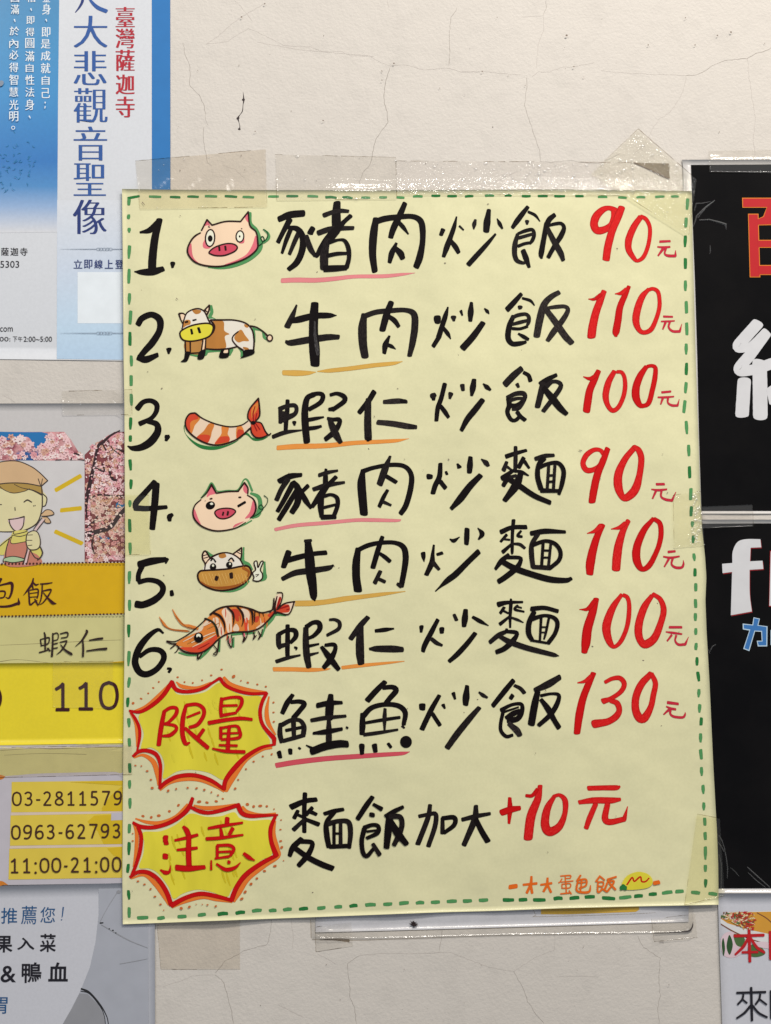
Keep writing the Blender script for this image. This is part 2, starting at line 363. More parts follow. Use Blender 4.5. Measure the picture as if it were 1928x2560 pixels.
DATA = """
@ item_number 310 500 4.165
S K 368,212,68 322,400,80 298,600,86 293,725,86
S K 355,232,64 270,312,62 170,336,24
S K 110,745,14 180,750,58 300,745,80 408,716,56
S K 508,660,54 506,698,28
@ pig_drawing 310 500 4.165
S G 1312,135,34 1322,240,26 1380,310,34 1412,400,40 1420,490,50 1370,560,50 1270,630,48 1130,685,40 1000,708,24 880,700,14
F P 808,315 865,205 865,205 918,260 918,260 1060,222 1215,222 1215,222 1295,118 1295,118 1312,265 1375,330 1393,430 1385,510 1290,595 1150,655 1000,690 850,682 740,645 672,570 664,500 700,420 745,370 797,340
F p 850,240 868,215 895,262 888,272 870,262 840,270
F p 1262,170 1294,130 1300,230 1270,205
F p 700,450 712,560 740,620 800,672 740,650 680,590 668,520
F p 1370,370 1392,440 1380,520 1300,590 1150,650 1050,670 1180,620 1280,560 1340,460
F p 845,410 850,460 900,490 880,505 835,500 820,460
F p 1248,390 1252,440 1220,452 1200,440
B c o 15 1,897,395,48,88,4
B c o 14 1,1208,378,40,58,4
E K 898,400,25,34,0
E K 1205,378,9,12,0
B q o 16 888,540 950,490 1060,455 1140,458 1180,490 1150,535 1050,575 960,578 905,562
S o 992,490,22 996,525,22
S o 1055,482,22 1060,522,22
S o 808,315,16 865,203 865,203 918,260 918,260 1060,222 1215,222 1215,222 1295,120 1295,120 1312,265 1375,330 1393,430,18 1385,510 1290,595 1150,655 1000,690,18 850,682 740,645 672,570 664,500 700,420 745,370 797,340,14
S G 1455,305,14 1500,345,24 1508,390,30 1470,430,26 1430,455,12
S d 1408,474,12 1445,440,10 1425,395,12 1445,378,10 1462,410,12 1450,435,12 1480,410,12 1500,360,10 1480,320,8 1450,305,8
S o 878,275,8 895,282,8
E o 1226,296,7,5,0
@ dish_name 670 490 4.165
S K 118,240,64 230,195,76 365,180,72
S K 225,250,64 160,370,52 105,480,48
S K 245,330,48 195,450,48 148,590,32
S K 335,350,50 280,470,50 224,605,38
S K 215,325,40 310,345,60 365,440,70 355,570,70 300,690,66 218,762,50
S K 465,338,60 440,385,64
S K 400,420,50 440,540,62 490,620,40
S K 720,75,76 712,200,94 714,330,96
S K 588,198,50 680,165,46 760,152,46 838,158,36
S K 530,382,58 640,345,58 760,335,50 888,332,42
S K 858,208,48 790,270,48 700,370,90 620,460,90 560,540,70 505,625,44
S K 620,450,60 588,600,88 585,740,86
S K 590,757,70 700,752,68 815,745,56
S K 640,480,44 740,455,28 800,465,40 838,540,50 845,640,46 822,735,50
S K 620,620,44 720,600,42 830,595,32
@ dish_name 670 490 4.165
S K 1125,240,66 1100,400,84 1090,600,78 1112,775,64
S K 1110,275,60 1200,240,66 1350,218,58 1500,212,54 1582,250,64 1610,330,66 1610,480,60 1580,640,74 1545,735,66
S K 1425,80,54 1378,190,66 1310,330,68 1278,430,56
S K 1360,270,44 1410,325,46 1462,395,18
S K 1338,490,30 1292,590,62 1268,685,44
S K 1330,545,50 1380,595,70 1402,645,58
@ underline 670 490 4.165
S k 150,880,50 300,874,52 500,876,50 700,860,46 900,838,40 1200,834,40 1400,815,30 1530,800,6
@ dish_name 1060 490 4.165
S K 200,348,50 180,400,44
S K 340,215,18 315,320,46 280,420,52 240,530,62 205,630,40
S K 280,465,44 330,530,56 362,588,44
S K 370,312,24 412,352,20
S K 537,248,28 524,295,48 520,340,18
S K 676,150,46 658,270,74 650,358,66
S K 763,235,12 788,285,42 816,335,24
S K 745,397,24 670,485,44 566,600,54 465,712,54
@ dish_name 1060 490 4.165
S K 1083,112,42 1030,180,54 970,260,58 925,325,42
S K 1090,165,30 1160,200,32 1208,262,14
S K 1075,262,46 1075,290,26
S K 985,390,32 1060,360,40 1130,350,38 1150,400,38 1130,460,42 1105,495,26
S K 990,435,38 1060,415,36 1140,392,34
S K 985,520,36 1050,495,34 1110,485,32
S K 975,400,38 950,500,56 945,600,54 970,670,48 1030,695,36 1060,690,28
S K 1035,570,54 1065,650,60 1095,735,36
S K 1362,195,46 1310,240,58 1278,300,56
S K 1278,290,54 1252,430,54 1222,600,58 1225,642,30
S K 1290,310,28 1360,290,36 1430,285,36 1460,330,44 1430,410,56 1360,520,50 1298,632,46
S K 1290,340,48 1350,460,60 1424,590,62 1450,662,44
@ price 1430 490 5.553
S R 600,200,90 520,165,66 430,190,90 340,280,112 308,390,112 350,475,106 450,465,100 540,400,80 570,300,60 575,220,60
S R 688,170,100 640,290,108 560,480,106 502,700,108 476,880,104
S R 955,290,78 860,430,94 792,600,100 790,740,90 860,860,66 910,898,50 990,850,60 1050,720,58 1082,560,58 1080,420,56 1030,320,58 960,283,56
@ price 1430 490 5.553
S r 1222,632,36 1365,625,32
S r 1192,705,22 1280,712,34 1360,705,28
S r 1272,725,44 1200,825,24
S r 1305,730,32 1290,800,26 1340,828,40 1438,830,40 1438,830,36 1440,755,10
@ item_number 310 730 4.165
S K 148,335,62 190,272,66 290,235,64 372,290,74 370,400,68 300,520,74 220,610,66 160,680,56
S K 155,685,62 230,702,74 348,655,50
S K 468,595,58 465,640,22
@ cow_drawing 310 730 4.165
S G 905,145,30 915,210,34 895,260,36 950,282,14
S G 1345,360,20 1360,440,18 1362,520,14
S G 1360,385,20 1440,405,20 1462,470,30 1500,500,20
S G 700,650,26 780,660,34 850,645,36 870,615,36 1000,610,24 1010,620,20
S G 1120,600,40 1095,655,30
S G 1190,575,14 1230,620,34 1225,670,24
F W 880,290 1000,290 1150,292 1270,325 1340,400 1358,500 1352,610 1352,610 1240,605 1170,570 1050,595 850,590 850,480
F W 612,390 625,290 660,215 760,172 840,205 880,290 915,340
F b 925,305 1035,305 1045,400 1098,438 1050,465 1055,588 858,585 860,480 925,430
F b 1180,420 1222,392 1262,450 1302,508 1240,512 1190,525 1148,480
F b 1255,335 1300,350 1285,372 1258,360
F b 1240,572 1290,580 1300,600 1255,600
F b 715,182 800,190 790,220 750,230 722,210
F b 618,370 622,320 645,290 690,295 690,335 650,350
F b 640,520 850,490 828,635 690,645 645,630
F e 700,525 800,515 810,630 700,640
F P 810,520 848,490 830,605 810,615
F P 590,235 615,225 635,240 615,290 600,290
F P 865,170 880,150 885,190 860,220 850,205
F P 1040,600 1088,605 1080,630 1040,632
B y o 18 582,430 620,388 720,345 850,325 915,340 930,380 900,450 820,490 700,512 612,495
S K 700,388,24 710,435,26
S K 775,372,28 790,420,28
S K 718,295,18 752,286,16
S K 638,315,20 665,308,20
S o 572,225,18 585,270,14 610,325,12
S o 575,222,16 615,222,16 640,240,12
S o 605,385,14 625,290,14 662,210,14 760,172,15 835,200,15 880,290,16 905,335,16
S o 832,195,16 890,135,18 890,135,18 885,190,18 865,235,16
S o 845,190,12 880,215,12
S o 900,290,18 940,350,22 930,410,20 890,460,16
S o 905,290,18 1000,290,18 1150,292,16 1270,325,16 1335,395,16 1355,500,18 1350,610,18
S o 1190,410,12 1140,455,14 1130,500,14 1175,560,16 1240,605,20
S o 850,590,14 960,598,18 1080,590,18 1170,570,14
S o 638,515,16 642,630,16
S o 690,515,16 692,640,14
S o 822,505,16 805,620,14
S o 852,490,14 848,600,14
S o 690,638,16 800,630,14
F K 640,622 690,625 685,660 655,722 595,728 595,720 625,690
F K 775,640 800,610 850,600 830,690 768,700
F K 1015,600 1045,600 1035,632 1080,635 1085,600 1100,600 1085,678 992,682
F K 1245,608 1345,598 1350,645 1215,690 1240,660
S o 1318,352,16 1380,365,14 1450,410,14 1490,450,20
B P o 16 1,1518,478,28,32,0
@ dish_name 670 720 4.165
S K 298,180,22 255,290,56 202,400,66
S K 240,345,50 330,325,72 480,290,66 640,285,56 715,285,10
S K 188,558,36 240,570,64 420,540,72 620,512,68 732,510,52
S K 488,162,80 478,300,94 475,480,98 485,640,112 491,795,96
S k1 488,350,16 492,500,30 515,650,40 520,690,30
@ dish_name 670 720 4.165
S K 1002,282,64 985,420,92 990,580,88 1010,705,80
S K 1010,290,56 1130,250,56 1280,235,54 1430,230,50 1520,270,68 1530,400,74 1508,560,70 1476,700,52
S K 1282,155,62 1235,280,74 1194,430,68
S K 1265,300,48 1320,340,54 1362,400,42
S K 1265,500,26 1225,590,62 1212,675,42
S K 1245,590,38 1290,608,40 1330,635,10
@ underline 670 720 4.165
S m 162,882,54 300,886,62 420,884,44 497,875,10
S m 518,868,12 640,860,42 850,838,46 1100,805,46 1300,785,38 1400,765,8
@ dish_name 1060 700 4.165
S K 138,412,92 150,412,92
S K 250,285,20 225,370,52 190,480,54 155,590,58
S K 150,605,50 98,688,46
S K 205,500,38 250,560,44 278,610,14
S K 309,388,60 312,420,30
S K 385,320,32 400,365,20
S K 495,240,36 488,330,64 484,420,44
S K 632,297,16 660,325,38 680,352,10
S K 615,447,58 510,590,70 405,708,72
@ dish_name 1060 700 4.165
S K 1013,147,44 940,230,58 867,308,60
S K 1030,190,28 1110,215,32 1150,262,16
S K 1003,282,54 1003,296,40
S K 930,380,48 890,480,60 877,600,60 920,662,54 1000,660,50 1060,645,34
S K 915,395,38 980,365,42 1060,355,38 1093,385,42 1090,440,42 1070,482,22
S K 925,460,34 1000,440,40 1090,418,34
S K 925,505,34 1000,507,32 1075,484,32
S K 985,558,24 1040,590,42 1088,618,34
S k2 1408,127,50 1320,178,60 1250,260,72 1210,400,78 1177,575,72
S k2 1290,290,34 1380,278,42 1470,275,40 1500,315,48 1450,410,58 1350,540,64 1290,628,48
S k2 1275,310,60 1380,450,68 1470,580,72 1538,652,62
@ price 1430 690 5.553
S R 448,212,76 398,330,98 330,520,110 290,700,118 273,830,120
S R 400,260,56 310,320,46 230,318,12
S R 793,145,56 740,260,80 670,430,92 640,620,100 612,780,100 612,832,44
S R 755,175,46 690,235,58 602,246,14
S R 1060,190,56 975,290,90 912,460,102 890,620,100 930,740,72 1000,783,62 1100,740,70 1170,600,62 1215,440,60 1215,300,56 1190,210,58 1120,175,52 1040,205,50
@ price 1430 690 5.553
S r 1275,562,32 1395,565,28
S r 1242,630,22 1330,628,28 1425,622,20
S r 1300,645,36 1264,738,22
S r 1360,640,32 1345,710,28 1400,765,36 1498,768,38 1498,768,34 1527,665,8
@ item_number 310 950 4.165
S K 142,295,60 200,230,52 280,215,50 340,255,56 335,330,52 280,400,46 165,455,54
S K 250,430,50 340,460,62 350,540,76 280,640,84 180,700,72 90,710,52 40,688,14
S K 455,590,52 440,625,34
S K 435,590,40 470,585,34
@ shrimp_drawing 310 950 4.165
F g 630,470 645,560 760,655 900,690 1050,680 1200,620 1280,550 1340,600 1430,605 1500,590 1440,625 1350,630 1265,570 1170,645 1050,700 930,728 800,710 700,640 640,560 622,500
F w 740,340 820,400 950,455 1100,488 1220,470 1300,425 1315,500 1240,570 1150,630 1000,675 880,665 760,610 680,540 640,460 660,380
F l 735,345 795,395 740,470 725,510 700,560 660,510 642,440 670,375
F s 735,345 775,400 720,420 690,450 690,530 660,510 642,440 670,375
F l 885,455 940,465 915,540 905,590 870,655 800,640 755,600 830,530
F s 800,570 895,580 870,655 800,640 755,610
F l 1020,480 1090,490 1080,560 1100,600 1080,650 950,670 970,620 1015,560
F s 1010,590 1090,590 1090,640 950,665 980,620
F l 1175,490 1225,480 1250,550 1200,600 1170,605
F s 1185,520 1235,520 1250,550 1200,600 1175,605
F s 1320,440 1295,380 1315,290 1400,190 1415,290 1415,370 1380,430 1430,450 1470,530 1510,575 1420,600 1350,580 1325,510
F l 1330,400 1330,300 1395,230 1390,300 1340,380
S T 1350,430,12 1345,350,14 1365,275,10
S T 1365,430,12 1385,345,10
S T 1350,455,14 1385,530,12
S T 1370,450,12 1415,515,12
S o 745,345,18 820,400,14 950,455,14 1100,486,14 1220,470,12 1290,428,12
S o 740,342,16 680,355,16 640,430,16 660,520,18 760,610,18 880,665,18 1000,675,18 1150,630,18 1240,570,18 1310,505,18
S o 1325,440,14 1290,390,16 1310,300,16 1400,190,18 1400,190,18 1410,270,18 1412,370,18 1370,430,14
S o 1375,435,14 1430,450,14 1470,530,16 1505,572,18 1530,555,12
S o 1505,572,14 1430,600,16 1370,595,16 1330,550,16 1320,490,14
E K 1345,445,26,20,0
@ dish_name 670 950 4.165
S K 205,215,44 200,330,50 190,430,48 185,530,44
S K 130,300,46 130,440,42
S K 125,300,50 200,270,44 280,265,46 298,310,44 270,360,50 150,410,70
S K 130,345,50 180,350,50
S K 55,590,44 180,545,46 350,522,18
S K 275,440,46 276,470,22
S K 480,150,54 410,190,60 385,320,72 390,480,76 405,635,72
S K 460,150,46 530,140,44 572,160,50 550,230,50 430,305,46
S K 420,415,42 500,400,38 580,385,20
S K 420,505,44 500,495,40 555,480,28
S K 650,155,36 720,140,40 790,170,52 795,220,52 680,305,46
S K 640,305,38 680,300,50
S K 625,400,34 680,410,40 740,410,46 745,450,50 690,540,60 600,615,50
S K 645,410,50 670,480,70 710,570,76 755,645,50
@ dish_name 670 950 4.165
S K 1105,125,58 1050,215,58 955,335,52
S K 1048,200,60 1040,350,74 1040,480,78 1045,600,80
S K 1050,610,70 1040,632,30
S k2 1208,228,44 1290,222,56 1370,218,56 1440,225,40
S k2 1150,440,54 1300,455,62 1450,480,62 1545,490,44
S K 1385,218,40 1430,222,44
S K 1470,482,50 1520,488,50
@ underline 670 950 4.165
S a 102,706,50 300,692,56 600,684,52 900,655,46 1200,640,42 1350,630,34 1468,610,5
@ dish_name 1060 900 4.165
S K 100,365,60 100,415,36
S K 80,375,50 112,362,48
S K 217,252,48 180,400,50 145,500,50 130,630,44
S K 175,480,44 220,540,50 256,595,38
S K 280,350,54 270,400,28
S K 400,260,50 408,310,40
S K 523,205,48 510,290,66 498,365,34
S K 618,247,16 655,280,50 690,308,30
S K 608,420,58 530,520,66 450,620,62 392,730,44
@ dish_name 1060 900 4.165
S K 1015,90,62 930,165,74 850,250,74
S K 1040,130,40 1090,160,44 1110,215,48
S K 970,250,40 985,280,32
S K 870,390,44 960,350,50 1040,350,52 1050,400,46 990,495,50 930,510,40
S K 880,400,50 890,470,56 870,540,48 900,610,44 940,630,40 985,600,40 990,540,20
S K 900,420,40 970,400,36 1040,400,34
S K 900,475,50 960,470,40 1020,430,30
S K 970,540,44 1010,590,44 1055,625,44
S K 1380,155,40 1290,200,54 1220,250,64
S K 1240,240,60 1215,360,66 1185,480,60
S K 1260,285,60 1340,225,40 1410,235,44 1425,280,50 1360,380,54 1245,530,48
S K 1255,300,60 1340,400,76 1420,500,70 1485,560,50
@ price 1430 880 5.553
S R 370,265,72 320,370,92 250,530,104 220,700,108 205,810,104
S R 330,330,60 250,370,54 160,342,14
S R 590,270,70 510,420,90 470,600,92 500,740,70 570,812,66 650,760,64 715,620,64 740,480,64 730,350,58 690,280,54 630,275,50
S R 1030,210,66 950,330,94 895,480,106 890,620,110 940,730,80 1000,745,60 1070,700,72 1120,520,72 1155,350,72 1160,220,60 1110,190,50 1050,200,50
@ price 1430 880 5.553
S r 1250,560,34 1370,548,32
S r 1195,628,24 1300,628,32 1415,618,22
S r 1262,645,34 1235,722,22
S r 1335,640,32 1335,705,26 1390,740,36 1468,742,34 1468,742,32 1492,655,8
@ item_number 310 1150 4.165
S K 318,228,54 220,340,60 130,440,64 120,490,60
S K 120,500,60 250,505,56 440,490,42
S K 335,250,76 325,400,76 310,560,72 295,715,62
S K 500,570,40 475,590,60 475,625,42
@ pig_drawing 310 1150 4.165
S G 800,395,8 860,320,14 908,238,14 945,280,14 975,325,12 1080,316,12 1185,310,14 1250,205,14 1290,215,20 1335,320,22
S G 1320,345,24 1395,380,40 1420,450,44 1400,560,50 1340,600,26
S G 1330,630,14 1260,670,14 1180,705,10
F P 850,385 912,255 912,255 962,345 962,345 1080,328 1190,325 1190,325 1255,235 1255,235 1292,300 1285,365 1350,410 1375,490 1350,570 1270,650 1150,710 970,738 830,700 740,630 720,560 735,470 800,412
F p 860,385 912,275 955,345 900,365
F p 1240,300 1258,250 1285,310 1280,350 1255,335
F p 1345,420 1372,500 1340,580 1260,610 1310,540
F p 735,510 725,570 760,640 800,670 770,600
F p 1250,640 1140,705 1160,670
B q o 15 945,550 980,515 1060,502 1130,510 1162,540 1110,590 1040,612 980,600
S o 1036,545,20 1028,575,20
S o 1085,538,22 1078,572,22
E K 900,472,50,42,-20
F c 895,455 915,442 930,460 910,468
S K 1190,480,26 1262,438,26
S o 898,405,16 918,400,16
E o 1207,388,17,9,0
S o 805,395,10 862,340,16 912,255,20 912,255,20 962,345,16 962,345,16 1080,328,16 1190,325,16 1190,325,16 1255,235,18 1255,235,18 1290,290,16 1290,350,14
S o 1285,365,12 1350,410,16 1375,490,20 1358,560,18 1315,605,12
S o 1268,648,8 1150,712,14 970,738,16 830,700,18 745,630,18 718,550,16 740,470,14 802,412,12
S d 1318,605,8 1400,560,8 1450,510,8 1420,510,8 1405,485,8 1430,465,8 1450,490,8 1440,515,8 1490,450,8 1495,400,8 1460,370,10
@ dish_name 670 1120 4.165
S K 120,345,60 230,295,64 345,280,44
S K 205,330,60 140,430,54 90,540,52
S K 260,370,60 180,520,54 100,660,46
S K 310,420,50 210,590,58 115,745,52
S K 265,355,50 310,420,70 310,560,70 250,670,60
S K 415,395,46 340,470,40
S K 330,430,50 390,540,60 445,620,36
S K 605,220,30 600,300,52 600,400,56
S K 535,282,42 620,255,42 725,235,26
S K 475,430,46 620,385,54 795,358,30
S K 710,300,44 640,370,46 560,470,70 460,610,46
S K 560,480,60 550,600,66 560,710,50
S K 565,720,54 700,715,50
S K 590,500,40 660,485,34 720,520,46 725,600,48 690,700,46
S K 580,620,34 700,590,28
@ dish_name 670 1120 4.165
S K 990,235,50 975,360,88 985,520,90 1000,680,84
S K 995,240,50 1100,205,44 1280,175,46 1420,190,48 1490,270,54 1490,400,60 1440,590,60 1385,680,54
S K 1272,90,30 1220,220,74 1165,375,68
S K 1235,295,46 1335,355,44
S K 1245,440,36 1200,520,46 1160,610,42
S K 1200,560,38 1280,595,28
@ underline 670 1120 4.165
S k 80,848,36 300,805,40 600,780,40 900,752,38 1100,750,40 1350,755,30 1385,742,5
@ dish_name 1060 1100 4.165
S K 60,372,70 60,390,66
S K 172,252,46 162,380,56 120,470,56 95,550,52
S K 170,430,50 225,500,48
S K 230,330,28 240,355,30
S K 350,250,24 370,285,50
S K 485,180,48 480,260,64 475,330,54
S K 600,200,16 645,235,56 668,265,40
S K 590,368,58 480,480,72 380,610,76 285,715,44
@ dish_name 1060 1100 4.165
S K 855,172,50 950,140,46 1065,108,34
S K 955,75,40 955,200,46 950,330,40
S K 862,230,38 832,310,50
S K 870,280,30 910,310,24
S K 1040,185,46 990,280,50
S K 1050,225,40 1095,290,28
S K 925,320,40 820,395,56
S K 950,320,28 1020,335,40 1090,370,18
S K 880,380,60 830,470,46
S K 1010,350,60 960,470,90 845,625,56
S K 880,400,60 1000,480,60 1150,580,58 1310,650,50
S K 960,370,34 900,385,34
S K 1165,195,46 1260,165,46 1350,158,36
S K 1250,190,60 1195,260,50 1185,380,56 1220,510,56
S K 1200,285,44 1300,245,40 1400,240,44 1455,320,50 1440,450,50 1408,560,36
S K 1225,525,50 1400,530,40
S K 1300,270,34 1285,510,34
S K 1365,265,34 1350,510,34
S K 1300,370,26 1360,365,26
S K 1300,435,26 1360,430,26
@ price 1430 1090 5.553
S R 445,250,70 390,195,58 300,195,66 200,270,78 155,380,76 200,470,80 290,470,74 380,410,60 430,320,70
S R 498,175,78 440,330,90 360,520,104 310,730,106 282,900,100
S R 870,160,80 740,320,90 650,520,116 645,700,120 700,840,90 770,850,110 880,740,120 940,540,90 965,320,88 930,200,84 870,150,60
@ price 1430 1090 5.553
S r 1175,670,38 1280,668,36
S r 1108,740,20 1200,752,36 1318,740,26
S r 1165,770,34 1122,865,24
S r 1245,760,32 1240,840,28 1300,880,38 1390,895,38 1390,895,36 1445,778,10
@ item_number 310 1340 4.165
S K 165,295,76 290,262,78 430,245,56
S K 455,240,30 436,282,20
S K 190,310,60 152,400,52 150,460,54
S K 155,480,52 250,458,50 350,475,56 405,530,62 390,600,64 310,670,74 200,715,74 130,710,76
S K 495,575,38 500,610,46
@ cow_drawing 310 1340 4.165
S G 865,165,22 905,200,30 940,205,14
S G 1248,120,16 1240,190,28 1240,265,40 1300,295,30 1335,350,22
S G 1465,270,18 1465,380,34 1465,440,40 1380,475,16
S G 1300,470,20 1240,530,24 1130,575,18 1000,580,8
F W 835,360 845,290 900,220 1000,178 1120,180 1200,230 1240,300 1230,330 1000,360
F P 820,250 820,190 850,160 895,240 850,300
F P 1150,190 1225,125 1235,180 1215,230
F b 985,210 1000,182 1050,182 1065,215 1030,232 1000,228
F P 1090,250 1120,235 1140,265 1120,275
S o 845,300,16 870,260,12 930,210,20 1030,175,16 1120,185,16 1200,235,16 1240,300,16
S o 840,355,12 845,290,16 820,240,18 820,185,18 850,158,20 895,225,18 925,235,18
S o 825,205,10 862,195,10
S o 832,232,10 875,220,10
S o 1140,185,16 1225,122,18 1225,122,18 1225,190,16 1215,245,16
S o 1175,165,10 1215,185,10
S o 1190,150,8 1222,160,8
B n o 20 830,360 1000,350 1100,340 1210,318 1290,315 1325,370 1310,430 1240,500 1140,550 1000,568 880,540 790,480 768,410 790,370
F x 800,470 900,520 1040,525 1180,500 1300,440 1240,495 1140,540 1000,555 880,530 810,490
S u 815,394,7 849,499,5
S u 849,402,7 881,507,5
S u 883,387,7 928,496,5
S u 917,394,7 953,503,5
S u 951,402,7 993,508,5
S u 985,391,7 1022,508,5
S u 1019,391,7 1065,500,5
S u 1053,387,7 1085,493,5
S u 1087,388,7 1126,488,5
S u 1121,395,7 1166,507,5
S u 1155,399,7 1198,500,5
S u 1189,401,7 1223,499,5
S u 1223,390,7 1254,492,5
S u 1257,402,7 1293,496,5
S x 1240,330,30 1300,370,24 1290,420,14
S o 970,425,38 960,455,36
S o 1115,395,40 1120,435,36
E K 928,322,34,38,0
E K 1097,300,34,34,0
E c 928,308,12,12,0
E c 1104,290,10,12,0
S K 905,255,16 930,235,12 955,270,16
S K 1090,255,14 1120,228,14 1145,262,16
B c o 14 1340,385 1355,430 1345,460 1400,470 1440,440 1440,390 1420,350 1450,270 1425,270 1395,330 1385,265 1358,270 1358,300 1372,350
S o 1370,405,8 1405,400,8 1375,425,8
@ dish_name 670 1310 4.165
S K 215,295,66 190,370,70 165,440,58
S K 215,375,60 320,345,60 480,310,50 605,298,50
S K 155,570,48 280,510,62 430,488,66 560,470,60 640,455,54 680,430,22
S K 415,180,68 432,340,100 445,500,104 465,640,92 478,760,70 490,800,14
S K 385,175,30 450,170,30
@ dish_name 670 1310 4.165
S K 938,270,62 920,400,82 920,560,84 938,690,88
S K 930,275,50 1050,220,50 1180,195,46 1320,195,46 1410,240,60 1435,340,66 1420,480,62 1390,640,58
S K 1350,625,36 1385,650,44
S K 1192,135,44 1150,260,56 1095,450,56
S K 1170,310,36 1220,345,46 1270,388,44
S K 1170,495,44 1115,610,48
S K 1150,570,38 1215,600,38
@ underline 670 1310 4.165
S m 290,828,60 450,825,60 600,812,54 800,780,56 1000,755,46 1200,730,38 1430,702,8
@ dish_name 1040 1290 4.165
S K 75,385,50 80,430,44 85,475,12
S K 187,305,24 175,400,40 165,490,60 110,610,50
S K 175,480,50 240,555,36
S K 225,400,34 275,385,36
S K 355,240,14 395,258,44 455,218,10
S K 533,140,54 530,220,58 527,285,50
S K 645,125,12 690,185,56 655,240,22
S K 652,372,60 540,480,60 420,600,66 330,670,60 250,740,24 205,782,14
@ dish_name 1040 1290 4.165
S K 890,165,54 1000,120,48 1150,115,48
S K 1017,45,42 1005,200,36 1003,370,34 1000,400,12
S K 945,195,34 885,265,30
S K 905,240,24 975,248,24
S K 1095,155,26 1060,205,34 1105,215,28
S K 1000,290,30 905,375,44
S K 1000,290,24 1080,295,36 1135,335,32
S K 965,405,44 890,470,56 830,550,36
S K 950,430,40 1080,435,40 1090,470,44 1050,540,60 940,630,60 865,680,56
S K 890,470,56 1030,545,66 1200,605,66 1400,660,66 1560,670,54 1615,652,40
S K 1205,180,52 1350,158,56 1550,165,36
S K 1270,190,50 1210,290,50 1205,400,56 1220,530,50
S K 1220,530,46 1400,540,50
S K 1220,300,44 1350,260,40 1450,290,44 1505,370,46 1490,460,46 1400,540,44
S K 1325,290,34 1310,520,34
S K 1405,290,30 1382,520,32
S K 1330,358,24 1395,360,24
S K 1330,432,22 1390,432,22
@ price 1430 1270 5.553
S R 430,240,70 350,400,96 290,600,116 255,780,126 250,910,100
S R 400,250,76 320,320,56 215,352,14
S R 780,185,70 710,320,92 650,520,116 625,700,124 615,840,120
S R 740,210,60 660,270,56 548,292,14
S R 1130,150,60 1000,310,90 910,520,110 895,680,116 930,800,96 990,850,72 1080,790,80 1170,620,72 1220,480,72 1240,330,74 1220,210,70 1150,155,60
@ price 1430 1270 5.553
S r 1340,610,38 1435,600,32
S r 1272,675,24 1370,690,34 1490,672,26
S r 1345,710,34 1285,815,22
S r 1400,700,32 1385,780,28 1440,825,38 1525,825,36 1550,780,30 1548,725,8
@ item_number 310 1480 3.786
S K 370,388,22 320,358,36 230,420,54 150,520,66 110,620,64 110,690,66 150,760,64 220,778,60 310,730,56 370,650,56 375,590,56 330,550,52 240,550,46 150,610,40
S K 415,725,24 445,728,24 425,758,26
@ prawn_drawing 310 1480 3.786
S G 1330,340,24 1400,260,30 1435,215,26 1530,220,20
S G 1020,405,20 1110,392,26 1180,390,24 1240,385,16
S G 1330,350,20 1300,420,24
S G 1040,430,14 1035,520,20
S G 910,450,14 900,560,22
S G 860,480,14 780,570,26 720,630,18
S G 520,575,16 600,595,22 690,600,16
F l 480,500 560,520 650,560 760,560 850,500 905,430 1000,385 1120,370 1230,355 1330,310 1420,210 1430,190 1330,205 1240,170 1100,135 960,145 880,180 780,255 700,370 560,440
F w 925,190 960,150 1010,170 1020,250 1020,370 980,380 960,280
F w 880,240 920,300 950,390 910,420 880,330 840,260
F w 1110,160 1180,180 1190,260 1140,250
F w 1030,360 1060,300 1090,340 1080,370
F w 1250,340 1320,290 1330,310 1280,340
F s 1020,165 1080,170 1110,250 1070,280 1045,230
F s 1140,260 1170,250 1170,350 1145,365
F s 1240,240 1280,230 1270,280 1240,285
F s 530,525 640,520 760,480 870,410 880,440 810,520 700,575 600,560
F s 1360,220 1420,180 1400,240
F w 700,360 780,270 800,290 760,320 730,370 640,400 600,420
S s 960,160,5 964,205,10 961,240,4
S w 985,200,5 991,245,10 982,280,4
S l 1000,300,5 1000,345,10 1004,380,4
S w 1060,310,5 1067,355,10 1060,390,4
S l 1090,230,5 1093,275,10 1089,310,4
S w 1150,210,5 1152,255,10 1156,290,4
S w 1175,300,5 1175,345,10 1181,380,4
S l 1195,220,5 1192,265,10 1193,300,4
S l 1240,300,5 1244,345,10 1228,380,4
S w 1290,250,5 1297,295,10 1286,330,4
S s 1330,240,5 1333,285,10 1323,320,4
S l 1350,260,5 1355,305,10 1348,340,4
S s 920,330,5 922,375,10 926,410,4
S s 975,380,5 978,425,10 966,460,4
S l 900,260,5 905,305,10 894,340,4
S l 860,230,5 864,275,10 866,310,4
S w 560,470,5 620,440,9 670,412,4
S b 600,490,5 660,460,9 710,432,4
S w 650,520,5 710,490,9 760,462,4
S l 620,450,5 680,420,9 730,392,4
S w 760,460,5 820,430,9 870,402,4
S w 740,330,5 800,300,9 850,272,4
S b 790,350,5 850,320,9 900,292,4
S T 700,540,5 760,510,9 810,482,4
S w 640,480,8 760,420,10 860,380,8
F w 1430,60 1460,20 1500,30 1480,110 1440,150
F w 1480,140 1620,90 1560,205 1460,190
F s 1440,150 1470,50 1490,60 1480,120 1560,120 1560,190 1450,190
S T 1450,150,12 1480,50,14
S T 1440,170,14 1560,130,16
S T 1540,170,10 1570,160,10
S l 460,165,8 500,240,20 560,310,22 620,320,24 700,345,26
S l 335,235,6 370,290,22 440,350,14 600,370,18
S x 490,230,6 540,290,8 610,340,8 690,345,10
S x 350,260,6 380,320,8 460,355,8 620,370,10
S o 405,465,14 480,468,10 560,430,10 650,370,12 740,290,10 775,255,10
S o 405,470,12 450,490,12 495,488,12
S o 490,495,14 440,535,10
S o 520,520,12 500,560,10 478,575,6
